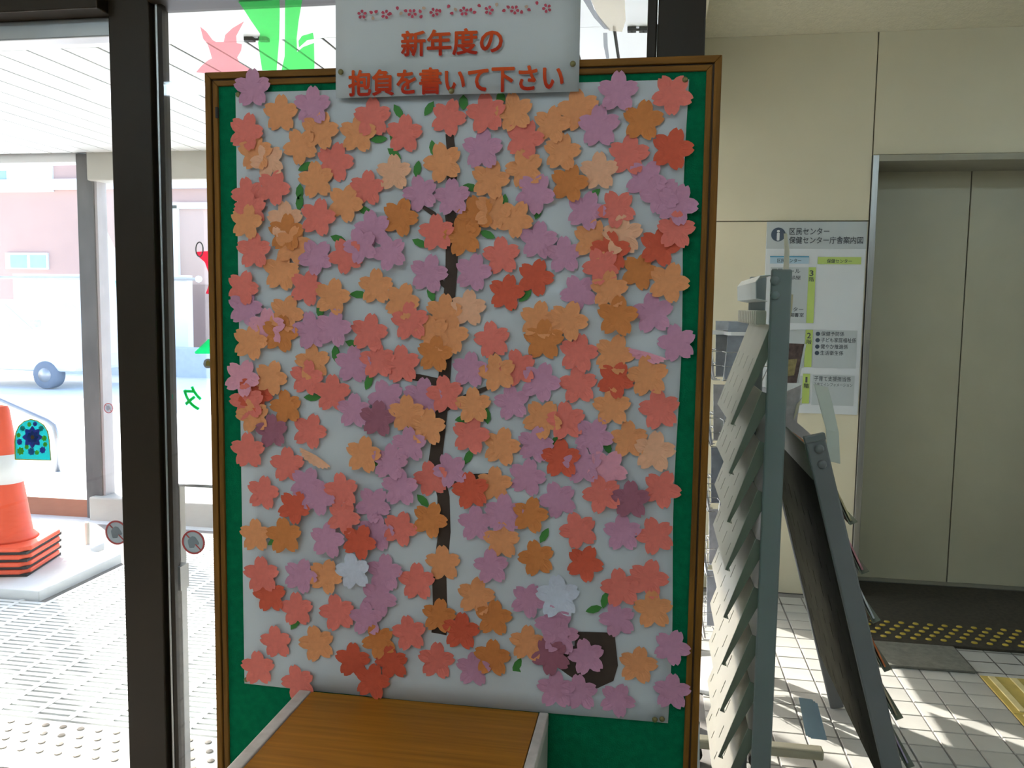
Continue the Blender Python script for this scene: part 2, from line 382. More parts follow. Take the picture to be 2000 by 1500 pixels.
# ================================================================== THE NOTICE BOARD
YF = 1.446                        # the plane of the board
yfr = YF-.009                     # front of the wooden frame
bl, br_, bt = Q(404, 142, YF).x, Q(1410, 112, YF).x, Q(900, 127, YF).z
bb = .32
bd = thing('notice_board', 'tall green felt notice board in a brown wooden frame on slanted legs', 'notice board', ((bl+br_)/2, YF, 0))
box('felt_panel', M_FELT, (bl+.02, br_-.02, YF-.003, YF+.012, bb+.02, bt-.02), bd)
FWD = .024
def frame_side(poly_o, poly_i, y0, y1, name, m):
    o = MB(); a, b = poly_o; c, d = poly_i
    pts = [a, b, d, c]
    o.add([(p[0], y0, p[1]) for p in pts]+[(p[0], y1, p[1]) for p in pts], [(0,1,2,3),(7,6,5,4),(0,4,5,1),(1,5,6,2),(2,6,7,3),(3,7,4,0)])
    return o.build(name, m, bd, bevel=.0015)
def ring(d): return ((bl+d, bt-d), (br_-d, bt-d), (br_-d, bb+d), (bl+d, bb+d))
for d0, d1, y0 in ((0, .0115, yfr), (.0145, FWD, yfr+.001)):
    ro, ri = ring(d0), ring(d1)
    for k, m_ in ((0, M_OAKH), (1, M_OAK), (2, M_OAKH), (3, M_OAK)):
        frame_side((ro[k], ro[(k+1) % 4]), (ri[k], ri[(k+1) % 4]), y0, YF+.014, 'frame_rail' if d0 == 0 else 'inner_moulding', m_)
ro, ri = ring(.010), ring(.016)
for k in range(4): frame_side((ro[k], ro[(k+1) % 4]), (ri[k], ri[(k+1) % 4]), yfr+.006, YF+.013, 'groove', M_GROOVE)
box('hinge', M_BLACK, (bl+.0215, bl+.0255, yfr-.003, yfr+.002, Q(425, 233, YF).z, Q(425, 212, YF).z), bd)
ML = mat('pale_grey_tube', (.50, .55, .58), .4)
for xx in (bl+.006, br_-.006):
    sgn = -1 if xx < -.3 else 1
    MB().tube([(xx, YF+.03, .62), (xx+sgn*.0, YF+.03, .60), (xx+sgn*.03, YF+.20, 0.0)], .011, 10).build('leg', ML, bd, smooth=True)
    MB().tube([(xx, YF+.03, .62), (xx, YF+.03, .30), (xx, YF-.02, .0)], .011, 10).build('leg', ML, bd, smooth=True)

# --- poster
YP = YF-.0045
px0, px1 = Q(460, 185, YP).x, Q(1345, 150, YP).x; pz1 = Q(900, 168, YP).z; pz0 = Q(900, 1374, YP).z
po = thing('poster', 'big white paper poster with a drawn tree, covered in paper blossoms', 'poster', ((px0+px1)/2, YP, pz0))
b = MB(); NX, NZ = 24, 30
for j in range(NZ+1):
    for i in range(NX+1):
        u, v = i/NX, j/NZ
        yy = YP+.0012*math.sin(u*9)*math.sin(v*7)-.001*(1-v)*abs(math.sin(u*11))-(.006*max(0, .12-v)/.12*abs(math.sin(u*3.2)))
        edge = .0025*math.sin(v*13) if i == NX else 0
        b.add([(px0+(px1-px0)*u+edge, min(yy, YP+.0006), pz0+(pz1-pz0)*v)], [])
b.f = [(j*(NX+1)+i, j*(NX+1)+i+1, (j+1)*(NX+1)+i+1, (j+1)*(NX+1)+i) for j in range(NZ) for i in range(NX)]
b.build('sheet', M_POSTER, po, smooth=True, solid=.0004)
YT = YP-.0022
M_BARK = mat('brown_paper_trunk', (.055, .032, .022), .8, .25, 20)
tr = [(878,262,8),(884,330,9),(878,400,11),(882,440,11),(882,520,12),(876,600,11),(872,680,11),(866,760,12),(858,840,12),(850,900,13),(866,970,12),(868,1040,12),(858,1130,14),(860,1200,14),(855,1270,16),(853,1330,17),(848,1352,17)]
flat([(x-w, y) for x, y, w in tr]+[(x+w, y) for x, y, w in reversed(tr)], YT, .0006).build('tree_trunk', M_BARK, po)
for br in ([(880,460,8),(850,420,6),(820,400,4)], [(884,440,8),(930,410,6),(965,398,4)], [(866,750,9),(820,738,7),(780,734,5)], [(866,800,8),(920,770,6),(960,755,4)], [(872,560,7),(830,525,4)], [(862,950,8),(920,932,6),(960,928,4)]):
    flat([(x, y-w) for x, y, w in br]+[(x, y+w) for x, y, w in reversed(br)], YT-.0007, .0005).build('branch', M_BARK, po)
flat([(1062,1262),(1122,1262),(1124,1234),(1200,1236),(1207,1300),(1198,1330),(1150,1352),(1070,1350),(1050,1310)], YT, .0006).build('brown_patch', M_BARK, po)
LEAF = [(778,218),(838,212),(846,290),(905,200),(978,192),(740,272),(770,300),(815,330),(597,325),(585,375),(712,411),(661,467),(820,475),(1051,413),(952,458),(1168,545),(585,395),(625,607),(690,672),(720,746),(610,776),(797,838),(951,812),(905,818),(915,892),(1085,862),(1186,872),(1063,1046),(537,1055),(826,978),(816,1328),(577,1216),(1181,1172),(1160,1190),(1010,1318),(1030,1340),(895,1334),(1026,578),(842,574),(985,395),(920,366),(1000,590),(655,690),(1160,380),(640,1050),(1245,330),(740,900),(770,262),(700,575),(1010,1300)]
for x, y in LEAF:
    a = random.uniform(0, math.pi*2); L = 17; c, s = math.cos(a), math.sin(a)
    pts = [(-L, 0), (-L*.45, -6.5), (L*.2, -7.5), (L*.7, -4), (L, 0), (L*.7, 4), (L*.2, 7.5), (-L*.45, 6.5)]
    big = (x, y) in ((905, 200), (978, 192))
    if big: a = math.pi/2; c, s = 0, 1; pts = [(p*.9, q*1.2) for p, q in pts]
    flat([(x+p*c-q*s, y+p*s+q*c) for p, q in pts], YT-.0013, .0004).build('leaf', mat('leaf_green_%d' % (random.random() < .5), (.05, .22, .035) if random.random() < .6 else (.08, .30, .02), .7), po)

# --- paper blossoms
COLS = {'C': ('coral', (.80, .19, .145)), 'O': ('orange', (.80, .32, .13)), 'R': ('red', (.68, .105, .05)), 'P': ('mauve', (.58, .27, .40)),
        'B': ('burnt orange', (.66, .22, .055)), 'W': ('white', (.62, .64, .74)), 'D': ('dark mauve', (.36, .12, .17)), 'L': ('peach', (.85, .44, .27)), 'K': ('pale pink', (.78, .33, .42))}
BL = """P494,173 O549,222 P611,207 C482,258 O626,256 O587,286 O500,298 L524,315 O700,262 C728,230 C790,262 C876,230 C655,317 L770,338 O866,318 C486,382 C535,367 O618,352 C718,368
C950,222 O1005,220 O1078,244 O1130,215 P1170,247 P1207,180 B1256,236 C1313,185 P943,292 C1025,272 R1313,292 C1228,303 O1098,298 L1170,335 O1025,330 O958,352 B1112,358 P1262,352
C490,409 O482,434 L558,430 O675,397 C622,425 P822,378 P884,386 B782,425 B905,462 C853,455 P728,448 C497,490 B560,455 O574,480 P618,502 C676,500 P705,480 P762,494 P838,535 O550,531 C600,562 O650,580 O735,560 O785,588 P480,602 C475,562 O560,612 P608,646 P652,641 B548,652 K522,640 C722,650 C802,628 O868,610 O845,650 O880,655 O490,668 P690,712 B850,692
B930,418 O962,412 O1006,428 P1045,378 P1145,412 C1205,408 P1290,380 P1322,400 R1288,482 C1320,450 P1052,470 O1158,468 L1216,460 C980,500 P1102,498 R1192,492 C1174,520 P925,532 R1046,542 R990,572 P1130,572 O1190,566 B1250,530 O1306,552 L915,602 O1052,625 O1110,627 B1206,618 P1275,612 C962,664 B1062,664 P1322,670 K1265,688 C1130,690 O1200,692 P918,722
R500,768 K474,738 C484,785 O530,738 O612,708 C600,738 C650,768 C738,704 C785,712 P755,778 P826,776 C870,770 O495,812 B560,795 D532,842 C606,842 L618,890 P692,802 D738,818 O795,808 O836,834 P800,868 P762,902 O711,888 C485,880 C562,908 P600,945 P622,972 C668,958 P730,985 P782,952 C842,935 P880,918 C515,962 R575,990 C672,1010 O500,1045 B556,1046 P640,1055 P735,1040 C782,1032 B840,1015 R702,1058
C1012,718 O972,728 P1056,746 C1130,752 R1202,742 O1265,735 O925,792 P1000,786 C1288,800 O1195,795 O1060,818 C1106,822 C920,850 O980,872 P1046,868 P1160,852 O1228,858 L1278,882 R1096,896 P1138,908 K1186,916 P1030,932 O966,946 R920,958 C1176,965 D1232,976 C1292,955 P1090,976 P930,1022 P985,1002 B1036,1006 C1130,1036 O980,1056 P1216,1040 C1280,1046
R528,1162 C512,1122 P588,1124 O637,1125 W690,1116 P752,1118 P740,1168 C815,1136 O866,1100 C580,1190 C660,1196 P716,1208 B858,1202 C540,1254 O620,1256 B741,1252 C800,1236 C505,1304 C584,1332 R690,1290 R766,1294 R728,1330 C853,1290
P960,1106 B1048,1090 R1142,1100 C1212,1148 C1266,1130 O930,1164 P1032,1172 W1090,1165 B965,1206 P1082,1218 P1206,1210 O1276,1190 R901,1232 O1030,1256 P1094,1242 D1076,1282 P1146,1282 P1312,1264 O1246,1298 P925,1306 B962,1284 P1086,1346 P1132,1352 P1206,1366 P1312,1350"""
bmesh_cache = {}
def blossom_mesh(kind, var, half=False):
    key = (kind, var, half)
    if key in bmesh_cache: return bmesh_cache[key]
    rnd = random.Random(var*31+5); R = 1.0
    ring_o = []
    for k in range(5):
        a0 = k*2*math.pi/5
        for da, rr in ((-36, .63), (-25, .80), (-14, .93), (-6, 1.0), (0, .89), (6, 1.0), (14, .93), (25, .80)):
            a = a0+math.radians(da); ring_o.append((rr*math.sin(a), rr*math.cos(a), k, da))
    n = len(ring_o); vs = [(0, 0, 0)]; fs = []
    bend = [rnd.uniform(-.02, .13) for _ in range(5)]
    for x, z, k, da in ring_o: vs.append((x*.5, -.01, z*.5))
    for x, z, k, da in ring_o:
        r = math.hypot(x, z); vs.append((x, -(bend[k]*r*r)-.01*(abs(da) < 15), z))
    for i in range(n):
        j = (i+1) % n; fs.append((0, 1+i, 1+j)); fs.append((1+i, 1+n+i, 1+n+j, 1+j))
    if half:   # folded over: the upper half lies on the lower
        vs = [(x, y-(.02 if z > 0 else 0), -abs(z)*.55) for x, y, z in vs]
    b = MB(); b.v = vs; b.f = fs
    col = COLS[kind]; me = b.data('blossom', mat('paper_'+col[0].replace(' ', '_'), col[1], .75, .05, 4, trans=.08))
    bmesh_cache[key] = me; return me
ORD = 'first second third fourth fifth sixth seventh eighth ninth tenth eleventh twelfth thirteenth fourteenth fifteenth sixteenth seventeenth eighteenth nineteenth twentieth'.split()
ents = [(e[0],)+tuple(map(float, e[1:].split(','))) for e in BL.split()]
rowof = {}; bands = {}
for e in sorted(ents, key=lambda e: e[2]): bands.setdefault(int((e[2]-165)//62), []).append(e)
for r, (q, es) in enumerate(sorted(bands.items())):
    for c, e in enumerate(sorted(es, key=lambda e: e[1])): rowof[e[1:]] = (r, c, len(es))
placed = []
for ent in BL.split():
    k = ent[0]; x, y = map(float, ent[1:].split(','))
    lay = 0
    for (x2, y2, l2) in placed:
        if math.hypot(x-x2, y-y2) < 62: lay = max(lay, l2+1)
    lay = min(lay, 7); placed.append((x, y, lay))
    Y = YT-.0022-.0011*lay
    if x < 495 or x > 1285 or y < 200: Y = min(Y, yfr-.0015-.0008*lay)
    c = Q(x, y, Y)
    R = .0340*random.uniform(.95, 1.07)*(1.18 if (k == 'W' and x > 1000) else 1)
    o = bpy.data.objects.new('paper_blossom', blossom_mesh(k, random.randrange(4), (x, y) in ((618, 890), (1265, 688))))
    o.location = c; o.scale = (R, R, R)
    rot = {(494, 173): 0, (611, 207): 2, (482, 258): 18, (1207, 180): 2, (1313, 185): 36, (475, 562): 20, (1306, 552): 20, (1312, 1264): 22, (1322, 670): -14}.get((x, y), random.gauss(0, 16))
    o.rotation_euler = (random.uniform(-.05, .03), math.radians(rot), random.uniform(-.05, .05))
    word = COLS[k][0]+(' folded' if (x, y) in ((618, 890), (1265, 688)) else '')
    r, c_, n_ = rowof[(x, y)]
    pos = ORD[c_]+' from left' if c_ < n_-1 else 'rightmost'
    if c_ == 0: pos = 'leftmost'
    lab = '%s paper blossom, %s in the %s row down the white poster' % (word, pos, ORD[r])
    tag(o, lab, 'paper blossom', 'paper blossoms stuck on the poster'); COL.objects.link(o)

# --- A3 heading sheet
YSG = YF-.020
s0, s1 = Q(655, 185, YSG).x, Q(1130, 185, YSG).x; sz0 = Q(890, 185, YSG).z; sz1 = sz0+.297
sg = thing('paper_sign', 'white paper sheet with red Japanese heading pinned over the board top', 'sign', ((s0+s1)/2, YSG, sz0))
b = MB()
for j in range(9):
    for i in range(13):
        u, v = i/12, j/8; b.add([(s0+(s1-s0)*u, YSG+.004*(1-v)**2*math.cos(u*6.3)*.5+.003*math.sin(v*3.1), sz0+(sz1-sz0)*v)], [])
b.f = [(j*13+i, j*13+i+1, (j+1)*13+i+1, (j+1)*13+i) for j in range(8) for i in range(12)]
b.build('sheet', M_SIGN, sg, smooth=True, solid=.0004)
YL = YSG-.004
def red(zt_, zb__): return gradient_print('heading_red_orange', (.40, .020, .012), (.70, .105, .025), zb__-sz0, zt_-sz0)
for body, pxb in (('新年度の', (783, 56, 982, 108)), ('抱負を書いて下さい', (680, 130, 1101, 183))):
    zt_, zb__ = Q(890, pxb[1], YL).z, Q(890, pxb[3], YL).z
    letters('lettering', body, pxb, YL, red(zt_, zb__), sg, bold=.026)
    letters('lettering_shadow', body, tuple(v+1.6 for v in pxb), YL+.0008, mat('print_shadow_grey', (.33, .30, .30), .7), sg, bold=.026)
M_PP = mat('print_pink', (.50, .05, .09), .7); M_PT = mat('print_tan', (.55, .36, .26), .7)
def petal(x, y, a, l, w):
    c, s = math.cos(a), math.sin(a)
    return [(x+(p*l)*c-(q*w)*s, y+(p*l)*s+(q*w)*c) for p, q in ((0, 0), (.35, -.45), (.75, -.5), (1, -.2), (.9, 0), (1, .2), (.75, .5), (.35, .45))]
for i, (x, y) in enumerate(((707, 28), (753, 28), (805, 26), (848, 24), (906, 22), (955, 20), (1005, 19), (1068, 16))):
    b = MB()
    for k in range(5):
        a = -math.pi/2+k*2*math.pi/5+i*.3; f = flat(petal(x+math.cos(a)*2, y+math.sin(a)*2, a, 7.5, 5.5), YL, .0003); b.add(f.v, f.f)
    b.build('printed_blossom', M_PP, sg)
for i, (x, y) in enumerate(((724, 24), (731, 33), (741, 22), (769, 30), (780, 22), (783, 31), (791, 22), (822, 20), (828, 31), (835, 18), (864, 27), (877, 18), (881, 28), (890, 17), (924, 17), (934, 25), (942, 16), (972, 15), (983, 24), (992, 13), (1022, 21), (1035, 13), (1040, 23), (1052, 12))):
    flat(petal(x-3, y-2, .5+i, 8, 6), YL, .0003).build('printed_petal', M_PT if i % 4 == 1 else M_PP, sg)

# --- pins
for x, y, Y, lab in ((666, 141, YSG, 'brass push pin at the left edge of the red-lettered sheet'), (1119, 125, YSG, 'brass push pin at the right edge of the red-lettered sheet'),
                     (882, 178, YSG, 'brass push pin at the bottom middle of the red-lettered sheet'), (466, 185, YP, 'dark push pin in the top left corner of the poster'),
                     (1338, 156, YP, 'dark push pin in the top right corner of the poster'), (482, 1327, YP, 'dark push pin in the bottom left corner of the poster'),
                     (1279, 1405, YP, 'dark push pin at the bottom right of the poster, left of two'), (1293, 1404, YP, 'dark push pin at the bottom right of the poster, right of two')):
    c = Q(x, y, Y-.004)
    t = thing('push_pin', lab, 'push pin', c, 'push pins in the board')
    MB().lathe([(.0001, -.0045), (.0028, -.0042), (.0046, -.0025), (.0050, -.0008), (.0046, 0)], c, 14, 'y').build('head', M_BRASS, t, smooth=True)
    MB().lathe([(.0006, 0), (.0006, .006), (.0001, .008)], c, 8, 'y').build('needle', M_STEEL, t)

# ================================================================== BOX STAND
zbx = Q(830, 1371, YF-.012).z; ybk = YF-.012
xa, xb = Q(609, 1351, ybk).x, Q(1052, 1390, ybk).x; xo0, xo1 = xa-.024, xb+.018
bs = thing('box_stand', 'low box table with woodgrain top and worn white edges before the board', 'box table', ((xo0+xo1)/2, ybk-.3, 0))
dpt = .62
box('top_board', M_LAMINATE, (xa, xb, ybk-dpt, ybk, zbx-.018, zbx), bs, bevel=.001)
box('edge_strip', M_WHITEEDGE, (xo0, xa-.0015, ybk-dpt, ybk, zbx-.022, zbx+.0015), bs, bevel=.002)
box('edge_strip', M_WHITEEDGE, (xb+.0015, xo1, ybk-dpt, ybk, zbx-.022, zbx+.0015), bs, bevel=.002)
box('side_panel', M_BODY, (xo0+.001, xo0+.019, ybk-dpt, ybk-.002, 0, zbx-.022), bs)
box('side_panel', M_BODY, (xo1-.018, xo1-.0005, ybk-dpt, ybk-.002, 0, zbx-.022), bs)
box('back_panel', M_BODY, (xo0+.019, xo1-.018, ybk-.02, ybk-.004, .05, zbx-.022), bs)
box('shelf', M_BODY, (xo0+.019, xo1-.018, ybk-dpt+.01, ybk-.02, .08, .10), bs)

# ================================================================== LEAFLET RACKS
def slot_plate(o, du, dv, W, L, rows):
    """sheet spanned by du (width W) and dv (length L) with slots left open: rows = [(v0, v1, [u...])]"""
    us = {0., W}; vs = {0., L}; hw = .0034
    for v0, v1, ul in rows:
        vs |= {v0, v1}
        for u in ul: us |= {u-hw, u+hw}
    us = sorted(us); vs = sorted(vs); b = MB()
    for v in vs:
        for u in us: b.v.append(tuple(Vector(o)+Vector(du)*u+Vector(dv)*v))
    n = len(us)
    for j in range(len(vs)-1):
        for i in range(n-1):
            cu, cv_ = (us[i]+us[i+1])/2, (vs[j]+vs[j+1])/2
            if any(v0 < cv_ < v1 and any(abs(cu-u) < hw for u in ul) for v0, v1, ul in rows): continue
            b.f.append((j*n+i, j*n+i+1, (j+1)*n+i+1, (j+1)*n+i))
    return b
YA = 2.0; WA = .44
def rivets(up, pts, r):
    for p in pts: MB().lathe([(.0001, -.006), (r*.6, -.0055), (r, -.0025), (r, 0)], p, 16, 'y').build('rivet', up.data.materials[0], up, smooth=True)
ra = thing('leaflet_rack', 'empty beige slotted leaflet rack with upright grey posts right of the board', 'leaflet rack', (.27, YA+WA/2, 0), 'leaflet racks')
xA0, xA1 = Q(1491, 900, YA).x, Q(1531, 900, YA).x; zA = Q(1510, 526, YA).z
for y in (YA-.006, YA+WA):
    u = box('upright', M_RACK, (xA0, xA1, y, y+.012, 0, zA), ra, bevel=.004)
    if y < YA: rivets(u, [Q(1513, 548, y), Q(1513, 577, y)], .0105)
za_ = Q(1470, 552, YA+WA).z
b = MB()
prof = [(xA0-.004, za_-.055), (xA0-.030, za_-.05), (xA0-.032, za_-.012), (xA0-.022, za_+.002), (xA0+.004, za_+.004)]
b.v = [(x, y, z) for y in (YA+.006, YA+WA) for x, z in prof]; n = len(prof); b.f = [(i, i+1, n+i+1, n+i) for i in range(n-1)]
b.build('top_rail', mat('pale_grey_paint', (.58, .62, .63), .4), ra, solid=.002)
for k in range(11): 
    y = YA+.02+k*.04
    box('comb_tooth', M_TIER, (xA0-.028, xA0-.004, y, y+.022, Q(1470, 632, YA+.2).z, Q(1470, 606, YA+.2).z), ra, bevel=.003)
ztip = Q(1428, 829, YA).z; xt = Q(1428, 829, YA).x; pitch = (Q(1428, 829, YA).z-Q(1425, 1301, YA).z)/5
th = math.radians(19)
dv = Vector((math.sin(th), 0, math.cos(th)))
U1, U2 = [.06, .17, .28, .38], [.10, .22, .33, .41]
for i in range(9):
    z = ztip-pitch*i; L = .245 if i == 0 else .205
    rows = [(.018, .052, U1), (.070, .104, U2)]+([(.125, .16, U1)] if i == 0 else [])
    slot_plate((xt, YA+.008, z), (0, 1, 0), dv, WA-.016, L, rows).build('tier', M_TIER, ra, solid=.0018)
    # folded side flange and bottom return of the tier
    p0 = Vector((xt, YA+.008, z)); nrm = Vector((math.cos(th), 0, -math.sin(th)))
    MB().add([p0, p0+dv*L, p0+dv*L+nrm*.030, p0+nrm*.006], [(0, 1, 2, 3)]).build('tier_flange', M_TIERB, ra, solid=.0015)
    MB().add([p0, p0+Vector((0, WA-.016, 0)), p0+Vector((0, WA-.016, 0))+nrm*.012, p0+nrm*.012], [(0, 1, 2, 3)]).build('tier_return', M_TIER, ra, solid=.0015)
box('back_sheet', M_TIERB, (xA1-.012, xA1-.008, YA+.006, YA+WA, .15, za_-.3), ra)
M_FOOT = mat('cream_foot', (.66, .62, .46), .5)
for y in (YA+.0, YA+WA+.03):
    MB().box(xA0-.12, xA1+.22, y, y+.04, .045, .075).build('foot', M_FOOT, ra, bevel=.006)
    for x in (xA0-.10, xA1+.03): MB().lathe([(.012, -.012), (.021, -.010), (.021, .010), (.012, .012)], (x, y+.02, .022), 16, 'y').build('caster', M_BLACK, ra, smooth=True)

# leaning rack, facing right
WB = .92; U1 = [.06+.11*q for q in range(8)]; U2 = [.11+.11*q for q in range(7)]
rb = thing('leaflet_rack', 'leaning grey-green leaflet rack filled with brochures, nearest the elevator', 'leaflet rack', (.5, YA+WB/2, 0), 'leaflet racks')
tB = Q(1590, 852, YA); bB = Q(1742, 1500, YA); sl = (bB.x-tB.x)/(tB.z-bB.z)
lean = Vector((-sl, 0, 1)).normalized(); acr = Vector((lean.z, 0, -lean.x))
base = tB-lean*(tB.z/lean.z); Lb = (tB-base).length
for y in (YA-.006, YA+WB):
    b = MB(); p = Vector((base.x, y, 0)); wv = acr*.0225
    q = [p-wv, p+wv, p+lean*Lb+wv, p+lean*Lb-wv]; q2 = [v+Vector((0, .012, 0)) for v in q]
    b.add(q+q2, [(0,1,2,3),(7,6,5,4),(0,4,5,1),(1,5,6,2),(2,6,7,3),(3,7,4,0)])
    u = b.build('upright', M_RACKB, rb, bevel=.004)
    if y < YA:
        rivets(u, [p+lean*(Lb-.030)+acr*.004, p+lean*(Lb-.066)+acr*.002], .0105)
        b = MB(); q = [p+lean*(Lb-.012)-wv*1.05, p+lean*(Lb-.012)+wv*1.05, p+lean*(Lb+.004)+wv*1.05, p+lean*(Lb+.004)-wv*1.05]
        q = [v-Vector((0, .003, 0)) for v in q]; q2 = [v+Vector((0, .018, 0)) for v in q]
        b.add(q+q2, [(0,1,2,3),(7,6,5,4),(0,4,5,1),(1,5,6,2),(2,6,7,3),(3,7,4,0)]); b.build('cap', M_RACKB, rb, bevel=.002)
p = Vector((base.x, YA+.008, 0))+lean*(Lb-.10)-acr*.022
MB().add([p, p+Vector((0, WB-.01, 0)), p+Vector((0, WB-.01, 0))+lean*.085, p+lean*.085], [(0, 1, 2, 3)]).build('top_rail', M_TIERB, rb, solid=.003)
pb_ = Vector((base.x, YA+.008, 0))+lean*.20-acr*.016
slot_plate(pb_, (0, 1, 0), lean, WB-.01, Lb-.30, [(.03+.118*q, .075+.118*q, U1) for q in range(6)]).build('back_sheet', mat('dark_olive_shade', (.026, .026, .018), .9, .3, 12, spec=.05), rb, solid=.0018)  # sheet added to fill the gap, shade put into its dark colour
th2 = math.radians(27); dvb = Vector((-math.sin(th2), 0, math.cos(th2)))
tipsB = []
for i in range(8):
    s_ = Lb-.22-.118*i
    tip = Vector((base.x, YA+.008, 0))+lean*s_+acr*.034
    slot_plate(tip, (0, 1, 0), dvb, WB-.016, .17, [(.02, .052, U1), (.072, .104, U2)]).build('tier', M_TIERB, rb, solid=.0018)
    n2 = Vector((math.cos(th2), 0, math.sin(th2)))
    MB().add([tip, tip+Vector((0, WB-.016, 0)), tip+Vector((0, WB-.016, 0))+n2*.018, tip+n2*.018], [(0, 1, 2, 3)]).build('tier_lip', M_TIERB, rb, solid=.0015)
    tipsB.append((tip, n2))
for y in (YA+.0,):
    MB().box(base.x-.20, base.x+.05, y, y+.04, .0, .03).build('foot', M_RACKB, rb, bevel=.006)
LC = [((.42, .36, .20), 'olive'), ((.55, .25, .28), 'rose pink'), ((.60, .62, .64), 'white'), ((.55, .16, .05), 'orange red'), ((.50, .42, .30), 'tan'), ((.42, .37, .50), 'lilac'), ((.30, .22, .30), 'plum'), ((.45, .55, .60), 'sky grey')]
ordn = ['top', 'second', 'third', 'fourth', 'fifth', 'sixth', 'seventh', 'eighth']
for i, (tip, n2) in enumerate(tipsB):
    for j, (u0, w) in enumerate(((.012, .13), (.28, .18), (.56, .17))):
        c, nm = LC[(i+j*3) % 8]
        p = tip+Vector((0, u0, 0))+n2*(.005+.003*j)+dvb*.004; L = .15+.012*((i*3+j*5) % 4); q = [p, p+Vector((0, w, 0)), p+Vector((0, w, 0))+dvb*L, p+dvb*L]
        o = MB().add(q+[v+n2*.004 for v in q], [(0,1,2,3),(7,6,5,4),(0,4,5,1),(1,5,6,2),(2,6,7,3),(3,7,4,0)]).build('leaflet', mat('leaflet_'+nm.replace(' ', '_'), c, .5, .2, 25), origin=p)
        tag(o, '%s leaflet, %s of three in the %s tier of the leaning rack' % (nm, ('nearest', 'middle', 'farthest')[j], ordn[i]), 'leaflet', 'leaflets in the leaning rack')
# pale blue bundle caught behind the leaning rack
pb = Q(1590, 1400, YA+.14)
b = MB()
for k in range(3): b.prism([(-.022, -.05), (.02, -.055), (.016, .045), (-.018, .05)], pb+Vector((.012*k-.01, .03*k, -.018*k)), (.97, .2, 0), (-.25, 0, .97), .002)
tag(b.build('folded_leaflet', mat('pale_blue_paper', (.68, .82, .92), .6, trans=.4), origin=pb), 'pale blue folded leaflet bundle behind the leaning rack', 'leaflet')

# revolving wire stand behind
sc_ = Vector((.285, 3.09, 0))
sp = thing('revolving_stand', 'white revolving wire brochure stand on a round base behind the racks', 'brochure stand', sc_)
MB().lathe([(.165, 0), (.165, .012), (.150, .020), (.06, .034), (.03, .05)], sc_, 40).build('base', M_WHITE, sp, smooth=True)
MB().lathe([(.014, .03), (.014, 1.30)], sc_, 14).build('pole', M_CHROME, sp, smooth=True)
ztop = Q(1410, 652, 2.7).z
b = MB()
for k in range(4):
    a = k*math.pi/2+.12; ux = Vector((math.cos(a), math.sin(a), 0)); uy = Vector((-ux.y, ux.x, 0))
    b.prism([(-.02, -.052), (.130, -.052), (.137, -.045), (.137, .045), (.130, .052), (-.02, .052)], sc_+Vector((0, 0, ztop-.012)), ux, uy, .012)
b.build('top_plate', M_WHITE, sp)
cols = [(.45, .46, .49), (.36, .38, .42), (.52, .50, .50), (.30, .33, .38)]
M_GPAP = [mat('grey_brochure_%d' % i, c, .5, .25, 18) for i, c in enumerate(cols)]
for k in range(4):
    a = k*math.pi/2+.12; ux = Vector((math.cos(a), math.sin(a), 0)); uy = Vector((-ux.y, ux.x, 0))
    for t in range(5):
        z0 = ztop-.17-.235*t; w = MB(); c = sc_+Vector((0, 0, z0))
        for hgt, off in ((0, .085), (.05, .110), (.10, .124)):
            h_ = Vector((0, 0, hgt)); w.tube([c+ux*.06+uy*.056+h_, c+ux*off+uy*.056+h_, c+ux*off-uy*.056+h_, c+ux*.06-uy*.056+h_], .0016, 6)
        for s_ in (-.056, 0, .056): w.tube([c+ux*.06+uy*s_, c+ux*.085+uy*s_, c+ux*.124+uy*s_+Vector((0, 0, .10))], .0016, 6)
        w.build('wire_pocket', M_CHROME, sp)
        if (k, t) == (0, 0): continue
        p = c+ux*.076-uy*.05+Vector((0, 0, .003)); tl = Vector((.18*ux.x, .18*ux.y, .98))
        q = [p, p+uy*.10, p+uy*.10+tl*.205, p+tl*.205]
        o = MB().add(q+[v+ux*.006 for v in q], [(0,1,2,3),(7,6,5,4),(0,4,5,1),(1,5,6,2),(2,6,7,3),(3,7,4,0)]).build('brochure', M_GPAP[(k+t) % 4], origin=p)
        side = ('elevator-side', 'far', 'glass-side', 'near')[k]
        tag(o, 'grey brochure in the %s pocket from the top, %s of the revolving stand' % (('first', 'second', 'third', 'fourth', 'fifth')[t], side), 'brochure', 'brochures in the revolving stand')
yb_ = 2.32
t = thing('framed_leaflet', 'brown leaflet with gold picture standing right of the tall grey upright', 'leaflet', Q(1545, 735, yb_))
flat([(1534, 670), (1571, 672), (1556, 748), (1521, 748)], yb_, .004).build('sheet', mat('brown_photo_print', (.16, .10, .09), .5, .5, 60), t)
flat([(1531, 703), (1557, 701), (1551, 733), (1524, 737)], yb_-.001, .001).build('picture', mat('gold_print', (.46, .36, .16), .5, .3, 90), t)
flat([(1571, 672), (1575, 672), (1560, 748), (1556, 748)], yb_-.002, .006).build('sleeve_edge', M_WHITE, t)
t = thing('paper_holder', 'clear plastic holder with white flyers under the gold-picture leaflet', 'holder', Q(1545, 830, yb_))
flat([(1524, 770), (1566, 752), (1556, 830), (1522, 822)], yb_, .006).build('flyer', mat('white_flyer', (.50, .47, .48), .5, .2, 50), t)
flat([(1556, 790), (1566, 778), (1557, 806), (1549, 822)], yb_-.004, .003).build('lip', mat('clear_yellowish', (.62, .58, .42), .3), t)
b = MB(); pts = [(1534, 456, 5), (1537, 490, 8), (1535, 530, 9), (1531, 570, 8), (1527, 600, 6)]
